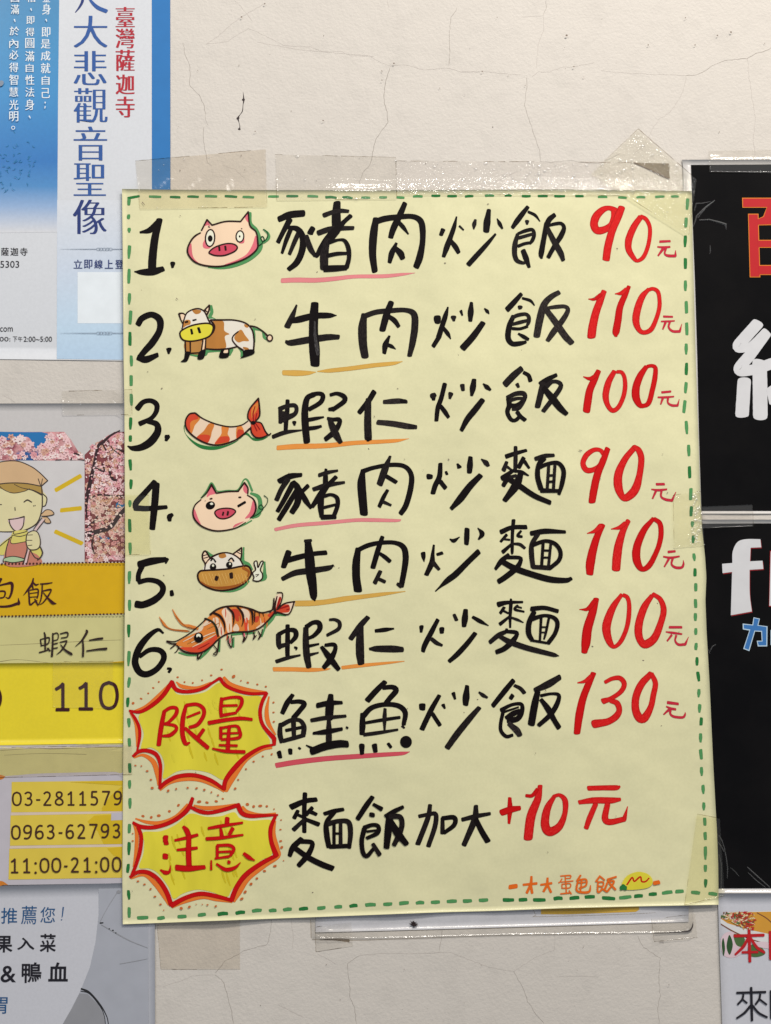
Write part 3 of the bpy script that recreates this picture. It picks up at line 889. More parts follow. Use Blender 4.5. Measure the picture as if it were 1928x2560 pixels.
S o 500,505,14 560,560,16 650,580,18 740,570,16 830,510,14 890,450,14 960,405,14 1050,380,14 1200,372,14 1300,330,14 1390,240,14 1430,190,16
S o 815,215,20 880,165,16 960,138,16 1080,132,14 1200,160,16 1300,195,14 1400,175,14
S o 765,250,14 840,285,18 880,350,20 892,420,16
S d 775,245,6 850,290,6 880,400,6
S o 845,195,20 910,230,24 950,300,18 955,375,8
S o 980,145,18 1030,200,22 1040,270,14 1030,325,6
S o 1070,135,14 1120,200,22 1130,270,14 1115,325,6
S o 1180,155,12 1215,200,22 1215,310,6
S o 1240,180,10 1235,260,12 1228,295,5
S o 1280,195,8 1285,230,6
S o 1315,200,8 1325,230,5
S o 1380,195,10 1410,150,14 1420,60,12
S o 1440,200,20 1425,150,26 1450,40,10
S o 1450,5,10 1500,12,12 1490,90,12 1460,150,14
S o 1450,165,16 1520,110,14 1615,90,14 1615,90,14 1560,208,12 1450,190,14
S o 990,420,12 985,470,12 1010,520,14 1020,520,8 1025,450,10 1015,410,10
S o 1125,385,14 1140,430,18 1125,475,12 1160,430,10 1170,380,8
S o 1225,380,10 1235,420,14 1220,450,10 1255,410,8
S o 1270,370,10 1290,410,14 1270,450,10 1300,410,8 1310,350,8
S o 850,505,10 880,550,10 845,588,8 880,585,12 900,460,14
S o 700,585,14 700,635,16 740,580,10
S p 1140,395,14 1140,420,12
S p 1003,440,14 1005,480,14
E K 707,432,44,48,0
E c 706,415,22,20,0
E K 706,435,14,16,0
@ dish_name 670 1500 4.165
S K 205,265,46 205,400,52 203,520,50 205,600,46
S K 110,370,56 112,460,56 125,490,54
S K 115,355,44 200,315,40 280,320,54 290,380,54 240,440,40
S K 130,480,50 210,460,40
S K 90,640,42 200,605,40 335,575,22
S K 280,495,26 300,500,24 292,520,14
S K 395,290,56 395,440,68 405,580,72 425,690,60
S K 400,280,50 470,235,46 530,240,56 540,300,56 480,370,44 430,395,36
S K 425,480,34 530,458,22
S K 440,570,34 525,548,18
S K 645,205,28 700,205,34 745,235,42 735,300,42 620,365,34
S K 560,490,40 620,570,64 680,650,64 735,720,50
S K 600,470,36 690,465,44 700,520,46 650,620,66 585,700,50
@ dish_name 670 1500 4.165
S K 1042,180,52 960,270,62 865,400,56
S K 965,280,66 958,420,84 960,560,88 970,660,72
S K 1120,322,38 1220,310,46 1310,298,20
S K 1060,510,30 1130,508,64 1300,510,74 1395,515,58
@ underline 670 1500 4.165
S a 60,722,46 250,722,46 450,728,44 600,722,26 650,715,8
S a 775,705,38 900,690,40 1100,670,34 1300,650,22 1420,638,8
@ dish_name 1040 1480 4.165
S K 58,362,48 55,415,30
S K 228,290,44 150,440,56 90,560,56 75,615,44
S K 165,490,44 215,530,46 270,555,30
S K 270,385,56 270,425,44
S K 400,240,36 422,290,40
S K 518,190,50 510,280,68 502,350,50
S K 595,262,34 670,305,44 755,350,12
S K 618,430,48 540,530,54 440,640,56 350,720,44
@ dish_name 1040 1480 4.165
S K 860,130,60 950,110,42 1110,105,26
S K 990,75,24 990,120,40 982,250,34 982,370,24
S K 920,160,34 880,220,34
S K 900,190,26 960,220,24
S K 1060,140,26 1030,180,30 1125,205,22
S K 1040,150,24 1100,165,20
S K 970,260,28 875,335,40
S K 990,265,24 1060,290,30 1120,318,12
S K 945,385,28 940,410,40 860,450,52 775,520,46
S K 935,410,38 1040,420,44 1050,450,44 1000,520,60 920,590,56 840,625,50
S K 870,460,44 980,520,60 1150,580,60 1300,620,54 1440,655,44 1490,665,8
S K 1205,175,50 1340,165,46 1480,200,42
S K 1230,210,54 1180,320,58 1175,430,58 1210,500,46
S K 1210,280,50 1340,245,36 1440,270,44 1475,330,48 1450,430,46 1380,530,46
S K 1215,505,28 1360,530,26
S K 1305,270,30 1292,505,26
S K 1385,275,28 1355,420,28 1335,490,20
S K 1310,365,18 1365,365,18
S K 1305,420,16 1355,420,16
@ price 1430 1470 5.553
S R 335,165,84 290,330,110 220,560,128 195,760,128 175,880,88
S R 310,190,70 220,290,56 105,298,10
S R 690,95,56 570,270,96 490,480,120 485,620,116 530,760,90 590,815,56 680,740,64 760,560,64 792,380,66 795,220,60 770,130,60 720,100,56
S R 1110,110,66 1010,260,100 940,460,110 925,620,110 960,740,100 1030,780,120 1150,690,110 1240,470,90 1275,300,84 1230,160,70 1130,85,56
@ price 1430 1470 5.553
S r 1360,545,38 1525,545,36
S r 1310,610,20 1400,622,34 1525,640,26
S r 1385,655,32 1325,735,24
S r 1450,660,30 1435,730,26 1480,785,36 1575,782,38 1575,782,36 1620,680,8
@ star_badge 300 1670 3.967
S O 150,425,20 260,380,34 380,280,40 500,160,36
S O 560,140,14 620,185,40 760,195,26 900,145,18
S O 1030,95,30 1100,165,44 1250,215,44 1450,240,20
S O 1478,285,16 1455,420,40 1470,540,44 1540,660,20
S O 1500,790,30 1400,810,40 1250,910,44 1130,1070,60 1050,1215,46
S O 400,1210,20 500,1130,44 650,1100,44 800,1110,44 950,1170,40 1030,1225,20
S O 140,890,14 230,865,30 330,930,50 370,1050,46 380,1160,20
S O 100,450,10 155,540,34 170,640,36 165,780,10
F Y 185,480 300,400 420,310 505,200 570,260 700,265 850,235 985,145 1080,215 1240,275 1400,285 1370,400 1390,560 1490,740 1330,830 1170,930 1060,1060 1015,1110 880,1040 700,1010 560,1030 430,1100 440,960 400,850 310,790 210,800 235,650
S z 638,336,14 653,400,22 676,464,12
S z 1172,314,14 1184,360,22 1200,407,12
S z 552,439,14 567,504,22 591,569,12
S z 473,635,14 484,680,22 500,725,12
S z 874,596,14 886,646,22 904,696,12
S z 1179,449,14 1187,483,22 1199,518,12
S z 836,839,14 846,880,22 861,922,12
S z 635,681,14 645,723,22 660,766,12
S z 1149,807,14 1160,852,22 1176,897,12
S Y 1084,496,14 1097,553,22 1118,610,12
S Y 516,853,14 526,894,22 540,935,12
S z 909,697,14 921,744,22 938,792,12
S z 631,445,14 638,475,22 649,506,12
S z 747,614,14 758,659,22 774,704,12
S Y 876,341,14 889,396,22 909,451,12
S z 785,674,14 798,729,22 818,783,12
S Y 646,559,14 654,591,22 666,623,12
S z 940,848,14 953,903,22 973,958,12
S z 661,627,14 672,671,22 688,716,12
S Y 671,485,14 681,526,22 696,566,12
S z 1023,324,14 1039,393,22 1064,462,12
S Y 946,340,14 955,379,22 969,418,12
S z 1035,406,14 1049,463,22 1069,520,12
S Y 921,319,14 931,362,22 946,405,12
S z 687,768,14 702,831,22 724,893,12
S Y 1151,309,14 1164,365,22 1185,421,12
S R 95,425,24 200,435,34 320,370,42 430,270,44 515,140,44 515,140,44 560,215,42 680,235,36 820,205,34 920,145,26 990,100,30 990,100,34 1050,175,38 1160,225,34 1300,255,32 1455,250,30 1455,250,34 1410,340,38 1390,450,38 1420,570,38 1530,700,46 1530,700,46 1530,760,36 1530,760,24 1400,790,34 1250,880,44 1130,1000,50 1050,1110,44 1030,1200,44 1030,1200,34 900,1115,40 740,1065,42 580,1075,42 460,1130,42 395,1190,34 395,1190,30 400,1080,32 400,960,36 360,860,42 270,820,40 190,828,38 130,875,28
S R 100,430,20 150,500,30 190,590,32 195,690,30 170,830,20
@ badge_lettering 300 1670 3.967
S R 440,430,40 410,580,48 385,760,46
S R 440,430,34 500,395,36 560,400,36 555,460,40 480,540,30 440,555,28 540,570,34 560,610,36 500,665,40 430,675,28
S R 655,375,36 625,500,48 620,650,48 650,750,44 690,740,20
S R 660,370,36 760,360,36 825,400,40 830,470,40 770,560,40 690,590,34
S R 665,490,24 790,440,26
S R 650,600,34 740,680,44 870,790,44
S R 830,610,36 780,680,40
S R 1010,300,36 1000,400,38 1005,480,34
S R 1010,310,30 1120,290,30 1200,300,36 1205,360,38 1160,430,30
S R 1010,375,26 1160,370,26
S R 1015,470,34 1150,445,28
S R 880,545,42 1050,515,40 1200,500,38 1310,510,30
S R 1000,590,34 1000,700,34
S R 1000,595,26 1150,575,30 1185,620,36 1180,690,34 1010,710,26
S R 1010,650,22 1170,645,22
S R 1085,575,34 1075,700,40 1070,820,44
S R 985,765,24 1160,770,26
S R 920,800,20 1050,825,34 1235,832,36
@ star_badge 300 1970 3.967
S O 155,305,16 270,340,34 400,345,38 550,290,40 670,160,20
S O 735,175,20 850,200,40 1000,190,36 1145,160,16
S O 1215,190,30 1270,240,36 1400,265,26 1545,250,14
S O 1540,330,20 1525,460,40 1560,600,44 1570,680,36 1430,770,50 1270,900,50 1180,1040,50 1130,1125,30
S O 520,1185,20 650,1120,46 820,1080,46 960,1105,40 1110,1135,14
S O 110,900,14 240,865,30 350,950,50 430,1060,46 480,1160,16
S O 130,350,14 165,450,36 160,620,36 130,780,10
F Y 230,440 400,430 560,360 690,255 850,285 1000,280 1130,240 1190,300 1300,325 1500,320 1480,430 1510,650 1400,720 1230,860 1110,1010 1060,1080 900,1030 760,1010 620,1050 530,1100 480,980 380,850 290,800 190,790 230,660 240,540
S z 1073,553,14 1088,614,22 1110,676,12
S z 503,836,14 518,899,22 540,961,12
S z 1042,403,14 1052,446,22 1068,490,12
S Y 1035,348,14 1045,392,22 1061,436,12
S z 567,463,14 579,512,22 596,561,12
S Y 905,463,14 916,509,22 933,555,12
S z 1097,387,14 1109,436,22 1126,486,12
S Y 1038,649,14 1049,696,22 1066,743,12
S z 1117,819,14 1124,851,22 1135,882,12
S Y 786,722,14 798,773,22 816,823,12
S z 674,491,14 689,555,22 712,620,12
S z 1055,844,14 1070,906,22 1092,969,12
S Y 510,806,14 522,857,22 540,907,12
S z 613,795,14 626,848,22 645,901,12
S z 489,717,14 501,767,22 519,818,12
S Y 640,311,14 651,358,22 668,404,12
S z 1109,643,14 1118,678,22 1130,713,12
S z 1131,603,14 1142,647,22 1158,691,12
S z 612,599,14 621,636,22 634,673,12
S z 1010,816,14 1026,879,22 1048,942,12
S z 485,652,14 493,684,22 504,716,12
S Y 662,450,14 674,501,22 692,552,12
S z 514,481,14 530,545,22 553,610,12
S z 999,326,14 1007,359,22 1019,391,12
S z 1133,778,14 1145,829,22 1163,880,12
S z 808,388,14 819,432,22 835,476,12
S R 130,345,30 210,385,42 340,390,40 480,350,42 600,280,44 680,200,46 720,105,36
S R 700,190,34 800,235,42 900,245,38 1050,210,40 1170,170,40 1170,170,50 1210,250,46 1290,278,42 1420,275,34 1565,268,20
S R 1540,285,34 1495,400,42 1500,530,42 1550,670,52 1550,670,40 1400,750,44 1250,860,50 1160,980,48 1105,1115,50 1105,1115,36 960,1075,42 800,1050,44 650,1090,44 510,1165,50 510,1165,46 460,1030,48 380,910,46 280,840,44 180,835,40 100,885,30
S R 180,390,36 210,480,40 200,620,40 160,760,36 120,860,34
@ badge_lettering 300 1970 3.967
S R 445,490,44 460,555,50
S R 455,480,50 450,530,50
S R 450,665,56 450,695,56
S R 405,815,20 450,840,44 490,830,30 500,770,8
S R 630,385,32 660,420,54 685,480,50
S R 545,520,26 680,490,36 770,465,32
S R 570,615,26 680,605,36 765,595,30
S R 685,480,50 680,620,56 685,770,56
S R 560,790,60 680,800,60 840,785,42
S R 1065,300,46 1060,370,46
S R 880,400,30 1020,375,36 1215,345,24
S R 1000,410,30 1010,470,40
S R 1120,400,40 1085,460,36
S R 860,505,36 1000,495,36 1220,465,22
S R 965,575,32 965,690,32
S R 965,570,30 1090,570,34 1130,610,34 1095,670,30
S R 980,635,22 1110,630,26
S R 945,700,20 1080,680,28
S R 905,720,18 905,810,24
S R 960,755,24 1050,810,40 1140,790,34 1195,740,10
S R 1075,735,38 1085,738,34
S R 1230,650,34 1280,690,44 1335,718,14
@ underline 670 1700 4.165
S h 88,890,54 300,855,56 600,820,54 900,798,52 1200,778,46 1400,765,38 1475,748,8
@ dish_name 670 1700 4.165
S K 258,155,44 200,240,60 150,345,50
S K 245,230,44 330,225,48 380,250,54 330,320,54 270,390,56
S K 130,460,44 125,560,56 145,645,50
S K 150,465,50 240,420,46 330,420,44 375,480,52 370,560,56
S K 160,635,44 270,605,46 375,575,44
S K 190,525,36 370,490,34
S K 265,400,56 268,500,50 272,600,46
S K 115,755,50 128,805,44
S K 232,730,48 235,765,42
S K 320,705,24 338,718,24
S K 655,160,56 645,270,88 635,400,84
S K 520,265,56 640,240,56 770,235,36
S K 455,420,42 600,395,46 810,375,32
S K 635,400,40 635,520,60 635,640,64
S K 475,555,30 600,540,56 770,510,38
S K 400,680,14 460,710,30
S K 465,740,80 600,690,84 740,665,80 825,668,72
S K 820,495,26 830,500,24
@ dish_name 670 1700 4.165
S K 1215,25,54 1120,120,62 1035,215,62
S K 1200,80,48 1300,75,52 1335,110,60 1270,190,56 1230,240,54
S K 985,360,50 985,470,66 980,560,56
S K 990,380,60 1080,290,54 1220,255,50 1360,270,54 1430,340,56 1415,460,46
S K 1400,480,30 1420,500,22
S K 1025,445,34 1200,415,38 1370,390,34
S K 1220,300,34 1215,400,46 1215,515,24
S K 1000,570,40 1150,550,40 1350,518,26
S K 978,685,60 980,770,44
S K 1110,680,58 1120,745,48
S K 1255,665,34 1280,700,34
E K 1438,645,62,64,0
@ dish_name 1030 1660 4.165
S K 108,425,70 108,460,66
S K 285,330,44 200,480,56 105,680,56
S K 215,520,44 290,635,44
S K 325,425,40 342,460,24
S K 432,305,42 450,365,26
S K 575,230,44 565,340,74 560,415,60
S K 700,295,22 740,325,42 785,350,26
S K 702,455,48 600,570,64 470,730,70 370,870,62
@ dish_name 1030 1660 4.165
S K 1055,175,54 960,290,58 848,430,52
S K 1070,225,36 1130,255,42 1170,300,44
S K 1050,325,46 1028,360,44
S K 930,480,44 1040,425,36 1140,420,40 1145,500,50 1100,570,60 1010,590,60
S K 960,500,26 1110,450,20
S K 980,560,40 1050,520,60 1120,490,50
S K 950,500,40 925,620,38 930,700,40 985,755,40 1050,740,34
S k2 1010,620,50 1090,690,70 1120,735,60
S K 1535,140,60 1420,210,76 1290,270,56
S K 1310,290,60 1280,420,76 1245,620,76
S K 1345,330,34 1450,310,30 1530,325,40 1510,420,54 1440,530,54 1325,635,46
S K 1345,370,44 1420,470,66 1480,580,56 1530,660,56
@ price 1420 1660 5.206
S R 335,120,70 270,260,88 200,440,96 150,660,104 120,890,88
S R 300,160,56 220,225,46 130,245,18
S R 490,235,50 580,190,56 680,185,64 735,260,68 690,360,64 560,450,60 460,485,80
S R 560,480,60 640,510,76 670,600,76 630,680,90 520,750,90 350,780,110
S R 1080,130,80 960,260,96 890,420,98 880,580,100 930,700,110 1000,700,110 1080,560,80 1115,400,76 1140,250,70 1090,130,60
@ price 1420 1660 5.206
S r 1300,502,42 1435,520,36
S r 1285,555,22 1340,580,34 1400,590,32
S r 1310,600,34 1250,655,20
S r 1335,600,34 1335,650,28 1380,685,34 1495,695,34 1525,660,26 1528,630,10
@ dish_name 690 1970 3.029
S K 220,45,36 215,160,36 215,330,34
S K 115,145,48 220,100,40 305,88,36
S K 165,175,30 140,225,34
S K 275,150,30 230,200,34
S K 170,205,24 215,225,24
S K 250,175,34 305,200,28
S K 210,245,30 135,315,36
S K 230,240,30 320,275,36
S K 195,385,40 130,450,46 105,510,34
S K 180,405,36 265,410,36 275,440,36 240,510,44 175,585,38
S K 150,460,40 250,530,44 350,580,46 430,610,44
S K 370,195,30 440,175,34 510,162,28
S K 445,180,34 385,260,38 385,350,44 400,440,40
S K 400,270,40 480,250,34 550,260,40 565,340,40 555,450,32
S K 410,445,34 560,438,34
S K 440,270,26 440,430,26
S K 490,265,28 490,430,30
S K 450,345,18 490,345,18
S K 730,70,36 680,140,42 622,230,38
S K 740,125,26 800,160,36
S K 728,200,44 728,210,44
S K 670,300,34 730,280,30 775,290,32 770,340,34 690,380,28
S K 690,330,20 770,320,18
S K 670,310,40 650,400,36 660,490,36 690,515,34 740,460,28
S K 735,425,30 785,505,36
S K 960,145,28 900,175,36 835,212,34
S K 860,210,50 850,330,56 838,450,46
S K 870,215,40 940,220,40 955,280,40 930,360,44 895,430,36
S K 870,250,40 920,340,60 985,420,44
@ dish_name 690 1970 3.029
S K 1168,130,32 1150,230,40 1075,425,40
S K 1085,215,30 1160,200,30 1210,200,36 1205,290,38 1155,440,36
S K 1262,230,30 1262,340,36
S K 1260,230,34 1350,225,38 1350,280,36 1275,340,30
S K 1515,140,34 1505,240,50 1425,430,40
S K 1412,240,32 1510,215,36 1620,195,26
S K 1515,240,40 1560,330,44 1605,405,46
@ price 1220 1940 4.165
S R 228,230,38 230,350,56 220,490,30
S R 150,380,70 240,350,70 330,335,50
S R 545,105,50 520,240,76 450,420,96 420,640,96
S R 515,140,40 460,205,40 400,205,34
S R 690,215,44 620,340,76 595,500,90 640,580,96 740,530,80 800,400,56 805,260,60 750,200,40 690,210,36
@ price 1220 1940 4.165
S R 1050,128,52 1200,124,54 1340,122,54 1375,108,22
S R 950,275,46 1100,255,66 1280,255,66 1375,245,40
S R 1120,300,56 1060,440,60 1025,540,52
S R 1245,300,60 1220,440,70 1270,480,66 1420,450,56 1420,450,50 1455,320,10
@ signature 1250 2140 2.975
S v 75,232,34 120,225,34
S v 175,215,18 275,205,20
S v 235,155,18 230,210,22 200,275,20
S v 230,215,20 240,275,20
S v 305,215,16 385,203,18
S v 355,165,16 350,215,20 325,265,18
S v 355,215,18 380,270,18
S v 452,150,10 525,146,11 522,168,9
S v 486,150,9 488,190,9
S v 488,168,8 520,166,8
S v 462,170,9 452,192,9 480,192,8 545,186,9
S v 450,192,9 438,200,9
S v 462,210,9 462,240,9
S v 462,210,9 522,206,9 520,236,9 464,240,9
S v 492,196,10 494,276,10
S v 452,282,11 528,274,11
S v 515,258,9 532,284,10
S v 600,145,14 575,185,16
S v 580,180,14 640,175,14 640,220,14 590,240,12
S v 585,200,12 635,195,12
S v 580,185,14 575,260,16 660,268,18 675,220,8
S v 610,180,12 600,260,12
S v 745,150,14 715,190,14
S v 750,155,12 780,180,12
S v 735,195,12 770,195,12 765,225,12 735,225,12
S v 730,190,12 730,270,14 765,245,12
S v 755,240,12 795,265,16
S v 865,155,14 800,175,14
S v 810,175,14 780,250,16
S v 805,190,12 850,190,14 800,265,14
S v 815,200,14 860,250,16
F Y 905,230 920,180 960,140 1030,118 1100,135 1135,175 1130,215 1090,240 1000,252 940,250
S R 945,215,12 985,160,12 1000,190,12 1045,155,12 1055,190,12 1085,190,12 1110,165,10
S g 920,225,34 900,250,16
S g 900,235,24 935,240,34
S v 1150,202,30 1185,195,30
@ dot_border 300 1670 3.967
D D 130,350,18 210,305 280,252 330,198 385,138 572,92 640,140 722,148 815,122 905,73 1008,15 1127,85,20 1200,127,9 1268,145,14 1363,163 1447,184 1523,342 1523,440,10 1526,533 1505,856 1417,877 1326,928 1250,1003 1173,1108 1143,1196,15 153,967,10 212,972,10 270,1022 307,1108 320,1190,16 478,1218,15 557,1200 672,1188 760,1192 837,1208,14 907,1232,10 973,1262
@ dot_border 300 1970 3.967
D D 228,280,17 310,292,18 385,275,19 490,232,18 580,172,16 785,137,19 863,145,16 955,133,16 1020,107 1264,163,20 1326,184,18 1392,178,17 1457,182,15 1528,210,9 1598,318,10 1592,413,10 1594,527,13 1604,590,17 1623,722,8 1537,775,16 1434,824,15 1358,898,15 1300,953,18 1242,1032,17 1208,1100,16 127,452,9 127,525,10 178,926 243,957 303,1003 347,1077 402,1155 434,1212,7 608,1194,19 688,1180,15 756,1153,7 816,1155,7 868,1160,10 950,1173,12
"""
DASH = """
H 320,495,348,490 374,491,402,492 426,492,450,493 470,491,496,492 514,490,542,491 564,490,592,492 608,492,634,493 672,491,696,491 718,490,744,490 770,490,794,491 815,493,840,494 858,493,880,495 905,494,924,494 950,493,966,493 993,493,1010,494 1034,491,1056,491 1080,489,1100,489 1120,490,1141,490 1164,491,1182,490 1214,489,1234,489 1264,489,1278,489 1306,490,1326,490 1346,490,1368,490 1388,490,1412,490 1440,490,1458,490 1497,492,1517,492 1547,493,1566,494 1593,493,1612,493 1640,492,1660,491 1680,491,1696,491
V 323,495,322,511 322,537,321,546 323,571,323,580 324,615,322,645 323,674,322,706 324,735,323,760 327,779,325,808 325,832,325,862 328,890,329,914 328,940,328,963 328,987,329,1012 327,1046,326,1072 326,1090,326,1102 325,1150,327,1174 328,1200,327,1221 325,1252,325,1266 324,1299,325,1328 325,1358,326,1385 324,1430,323,1458 324,1502,324,1525 322,1563,322,1592 323,1630,321,1664 324,1695,321,1718 320,1746,319,1766 322,1798,323,1817 323,1847,324,1864 324,1910,325,1930 324,1953,324,1970 325,1998,325,2020 324,2062,323,2081 323,2108,322,2136 321,2162,319,2180 321,2227,323,2248 323,2271,323,2292
V 1720,498,1718,522 1716,546,1715,566 1714,590,1713,616 1714,647,1714,670 1714,703,1714,726 1716,755,1717,781 1717,808,1718,836 1716,860,1716,885 1717,909,1716,935 1716,957,1714,981 1713,1003,1710,1030 1716,1054,1718,1084 1722,1114,1723,1138 1724,1167,1725,1193 1728,1222,1727,1248 1729,1268,1728,1288 1732,1305,1731,1316 1734,1340,1733,1357 1735,1385,1737,1401 1738,1423,1738,1439 1740,1460,1740,1476 1739,1500,1740,1518 1739,1535,1739,1550 1740,1572,1740,1585 1741,1610,1740,1623 1743,1645,1743,1662 1745,1682,1748,1702 1748,1725,1747,1742 1750,1762,1749,1780 1754,1795,1753,1812 1752,1835,1752,1855 1752,1875,1754,1896 1754,1920,1755,1938 1758,1965,1759,1984 1760,2008,1760,2025 1762,2046,1763,2062 1763,2082,1764,2098 1764,2119,1764,2148 1764,2164,1764,2178 1765,2200,1764,2218
H 345,2295,368,2294 395,2296,410,2294 447,2292,464,2291 497,2288,512,2286 546,2286,568,2284 592,2283,610,2281 632,2278,652,2276 675,2277,690,2276 710,2275,728,2273 750,2273,768,2271 795,2271,812,2269 838,2268,854,2267 876,2266,892,2264 915,2263,938,2262 960,2261,978,2260 1000,2259,1020,2257 1042,2258,1058,2257 1080,2256,1098,2255 1120,2254,1140,2253 1160,2253,1178,2252 1200,2251,1218,2250 1260,2250,1283,2250 1299,2250,1317,2249 1336,2250,1362,2250 1387,2247,1405,2246 1427,2246,1447,2244 1464,2243,1486,2242 1508,2245,1536,2247 1550,2245,1576,2242 1588,2241,1606,2240 1625,2236,1641,2235 1658,2233,1680,2230 1692,2229,1708,2228 1731,2231,1749,2233 1774,2234,1791,2236
"""
# ------------------------------------------------------------------ surface materials
def plaster():
    mt, nt, b = nodes('painted_plaster')
    c = ramp(nt, noise_fac(nt, 2.2, 5), [(0.3, lin((197, 190, 181))), (0.7, lin((204, 197, 188)))])
    d = ramp(nt, noise_fac(nt, 30, 6, rough=0.65), [(0.28, g(0.93)), (0.5, g(1.0))])
    sp = ramp(nt, noise_fac(nt, 260, 3), [(0.2, g(0.86)), (0.33, g(1.0))])
    nt.links.new(mixc(nt, 1, mixc(nt, 1, c, d, 'MULTIPLY'), sp, 'MULTIPLY'), b.inputs['Base Color'])
    b.inputs['Roughness'].default_value = 0.6; b.inputs['Specular IOR Level'].default_value = 0.3
    a = noise_fac(nt, 330, 3, rough=0.6); e = noise_fac(nt, 90, 3, (1, 1, 0.8)); w = noise_fac(nt, 9, 2)
    s1 = N(nt, 'ShaderNodeMath', operation='MULTIPLY_ADD'); nt.links.new(e, s1.inputs[0]); s1.inputs[1].default_value = 1.1; nt.links.new(a, s1.inputs[2])
    s2 = N(nt, 'ShaderNodeMath', operation='MULTIPLY_ADD'); nt.links.new(w, s2.inputs[0]); s2.inputs[1].default_value = 3.0; nt.links.new(s1.outputs[0], s2.inputs[2])
    add_bump(nt, b, s2.outputs[0], 0.5, 0.0008)
    MATS['plaster'] = mt
plaster()
def tape(name, tint, wrinkle, scale, rough=0.12, stretch=(1, 1, 1), dirt=0.05, refl=1.0, haze=0.03, bdist=0.002):
    mt = bpy.data.materials.new(name); mt.use_nodes = True; nt = mt.node_tree; nt.nodes.clear()
    out = N(nt, 'ShaderNodeOutputMaterial'); tr = N(nt, 'ShaderNodeBsdfTransparent'); gl = N(nt, 'ShaderNodeBsdfGlossy')
    d = ramp(nt, noise_fac(nt, 40, 5, rough=0.7), [(0.25, g(1 - dirt)), (0.55, g(1.0))])
    ge = N(nt, 'ShaderNodeNewGeometry')      # tinted and mirrored once per film, on its front face
    nt.links.new(mixc(nt, ge.outputs['Backfacing'], mixc(nt, 1, lin(tint), d, 'MULTIPLY'), g(1.0)), tr.inputs[0])
    gl.inputs['Roughness'].default_value = rough
    fr = N(nt, 'ShaderNodeFresnel'); fr.inputs[0].default_value = 1.46
    a = noise_fac(nt, scale, 4, stretch, rough=0.6); bp = N(nt, 'ShaderNodeBump')
    bp.inputs['Strength'].default_value = wrinkle; bp.inputs['Distance'].default_value = bdist
    nt.links.new(a, bp.inputs['Height']); nt.links.new(bp.outputs[0], gl.inputs['Normal'])
    ml = N(nt, 'ShaderNodeMath', operation='MULTIPLY'); nt.links.new(fr.outputs[0], ml.inputs[0]); ml.inputs[1].default_value = refl
    fb = N(nt, 'ShaderNodeMath', operation='SUBTRACT'); fb.use_clamp = True; nt.links.new(ml.outputs[0], fb.inputs[0]); nt.links.new(ge.outputs['Backfacing'], fb.inputs[1])
    ms = N(nt, 'ShaderNodeMixShader'); nt.links.new(fb.outputs[0], ms.inputs[0]); nt.links.new(tr.outputs[0], ms.inputs[1]); nt.links.new(gl.outputs[0], ms.inputs[2])
    df = N(nt, 'ShaderNodeBsdfDiffuse'); df.inputs[0].default_value = g(.8)
    hz = N(nt, 'ShaderNodeMath', operation='MULTIPLY_ADD'); nt.links.new(ge.outputs['Backfacing'], hz.inputs[0]); hz.inputs[1].default_value = -haze; hz.inputs[2].default_value = haze
    m2 = N(nt, 'ShaderNodeMixShader'); nt.links.new(hz.outputs[0], m2.inputs[0]); nt.links.new(ms.outputs[0], m2.inputs[1]); nt.links.new(df.outputs[0], m2.inputs[2])
    nt.links.new(m2.outputs[0], out.inputs[0]); MATS[name] = mt
tape('smooth_tape', (253, 252, 250), 0.4, 60, haze=0.04, refl=.7)
tape('yellowed_tape', (252, 251, 240), 0.3, 50, haze=0.02, refl=.6)
tape('wrinkled_tape', (254, 253, 252), 0.5, 110, 0.09, (1, 1, 1), 0.02, 0.7, 0.05, 0.004)
tape('creased_tape', (253, 252, 247), 0.7, 80, 0.08, (1, 1, 0.5), 0.02, 0.8, 0.03, 0.008)
tape('beige_tape', (250, 247, 242), 0.3, 70, 0.25, dirt=0.04, haze=0.02, refl=.6)
tape('hazy_tape', (253, 252, 242), 0.3, 50, 0.2, dirt=0.03, haze=0.02, refl=.6)
tape('grime', (176, 166, 154), 0.0, 60, 0.5, dirt=0.5, refl=0.1, haze=0)
tape('faint_grime', (218, 211, 201), 0.0, 90, 0.5, dirt=0.3, refl=0.1, haze=0)
def plastic_fold_glint():
    mt, nt, b = nodes('plastic_fold_glint'); b.inputs['Base Color'].default_value = g(0.55)  # pale grey paints in the light that the folds catch
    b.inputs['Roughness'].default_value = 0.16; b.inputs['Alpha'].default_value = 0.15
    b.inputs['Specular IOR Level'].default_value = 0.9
    add_bump(nt, b, noise_fac(nt, 300, 3), 0.7, 0.002); MATS['plastic_fold_glint'] = mt; KEY['fold'] = 'plastic_fold_glint'
plastic_fold_glint()
def glint_gloss():  # gloss of the domes added to make the tape glint
    mt = bpy.data.materials.new('glint_gloss'); mt.use_nodes = True; nt = mt.node_tree; nt.nodes.clear()
    out = N(nt, 'ShaderNodeOutputMaterial'); tr = N(nt, 'ShaderNodeBsdfTransparent'); gl = N(nt, 'ShaderNodeBsdfGlossy'); ms = N(nt, 'ShaderNodeMixShader')
    gl.inputs['Roughness'].default_value = .22; ms.inputs[0].default_value = .16
    nt.links.new(tr.outputs[0], ms.inputs[1]); nt.links.new(gl.outputs[0], ms.inputs[2]); nt.links.new(ms.outputs[0], out.inputs[0]); MATS['glint_gloss'] = mt
glint_gloss()
KEY['grime'] = 'grime'; KEY['faint'] = 'faint_grime'
def simple(key, rgb, rough=0.6, var=0.1, spec=0.3):
    printed(key, rgb, rough, 0.0, 1.0, spec)
simple('crack_line', (150, 141, 132)); simple('faint_crack_line', (187, 178, 170)); simple('dark_stain', (46, 34, 34)); simple('speck', (120, 104, 92))

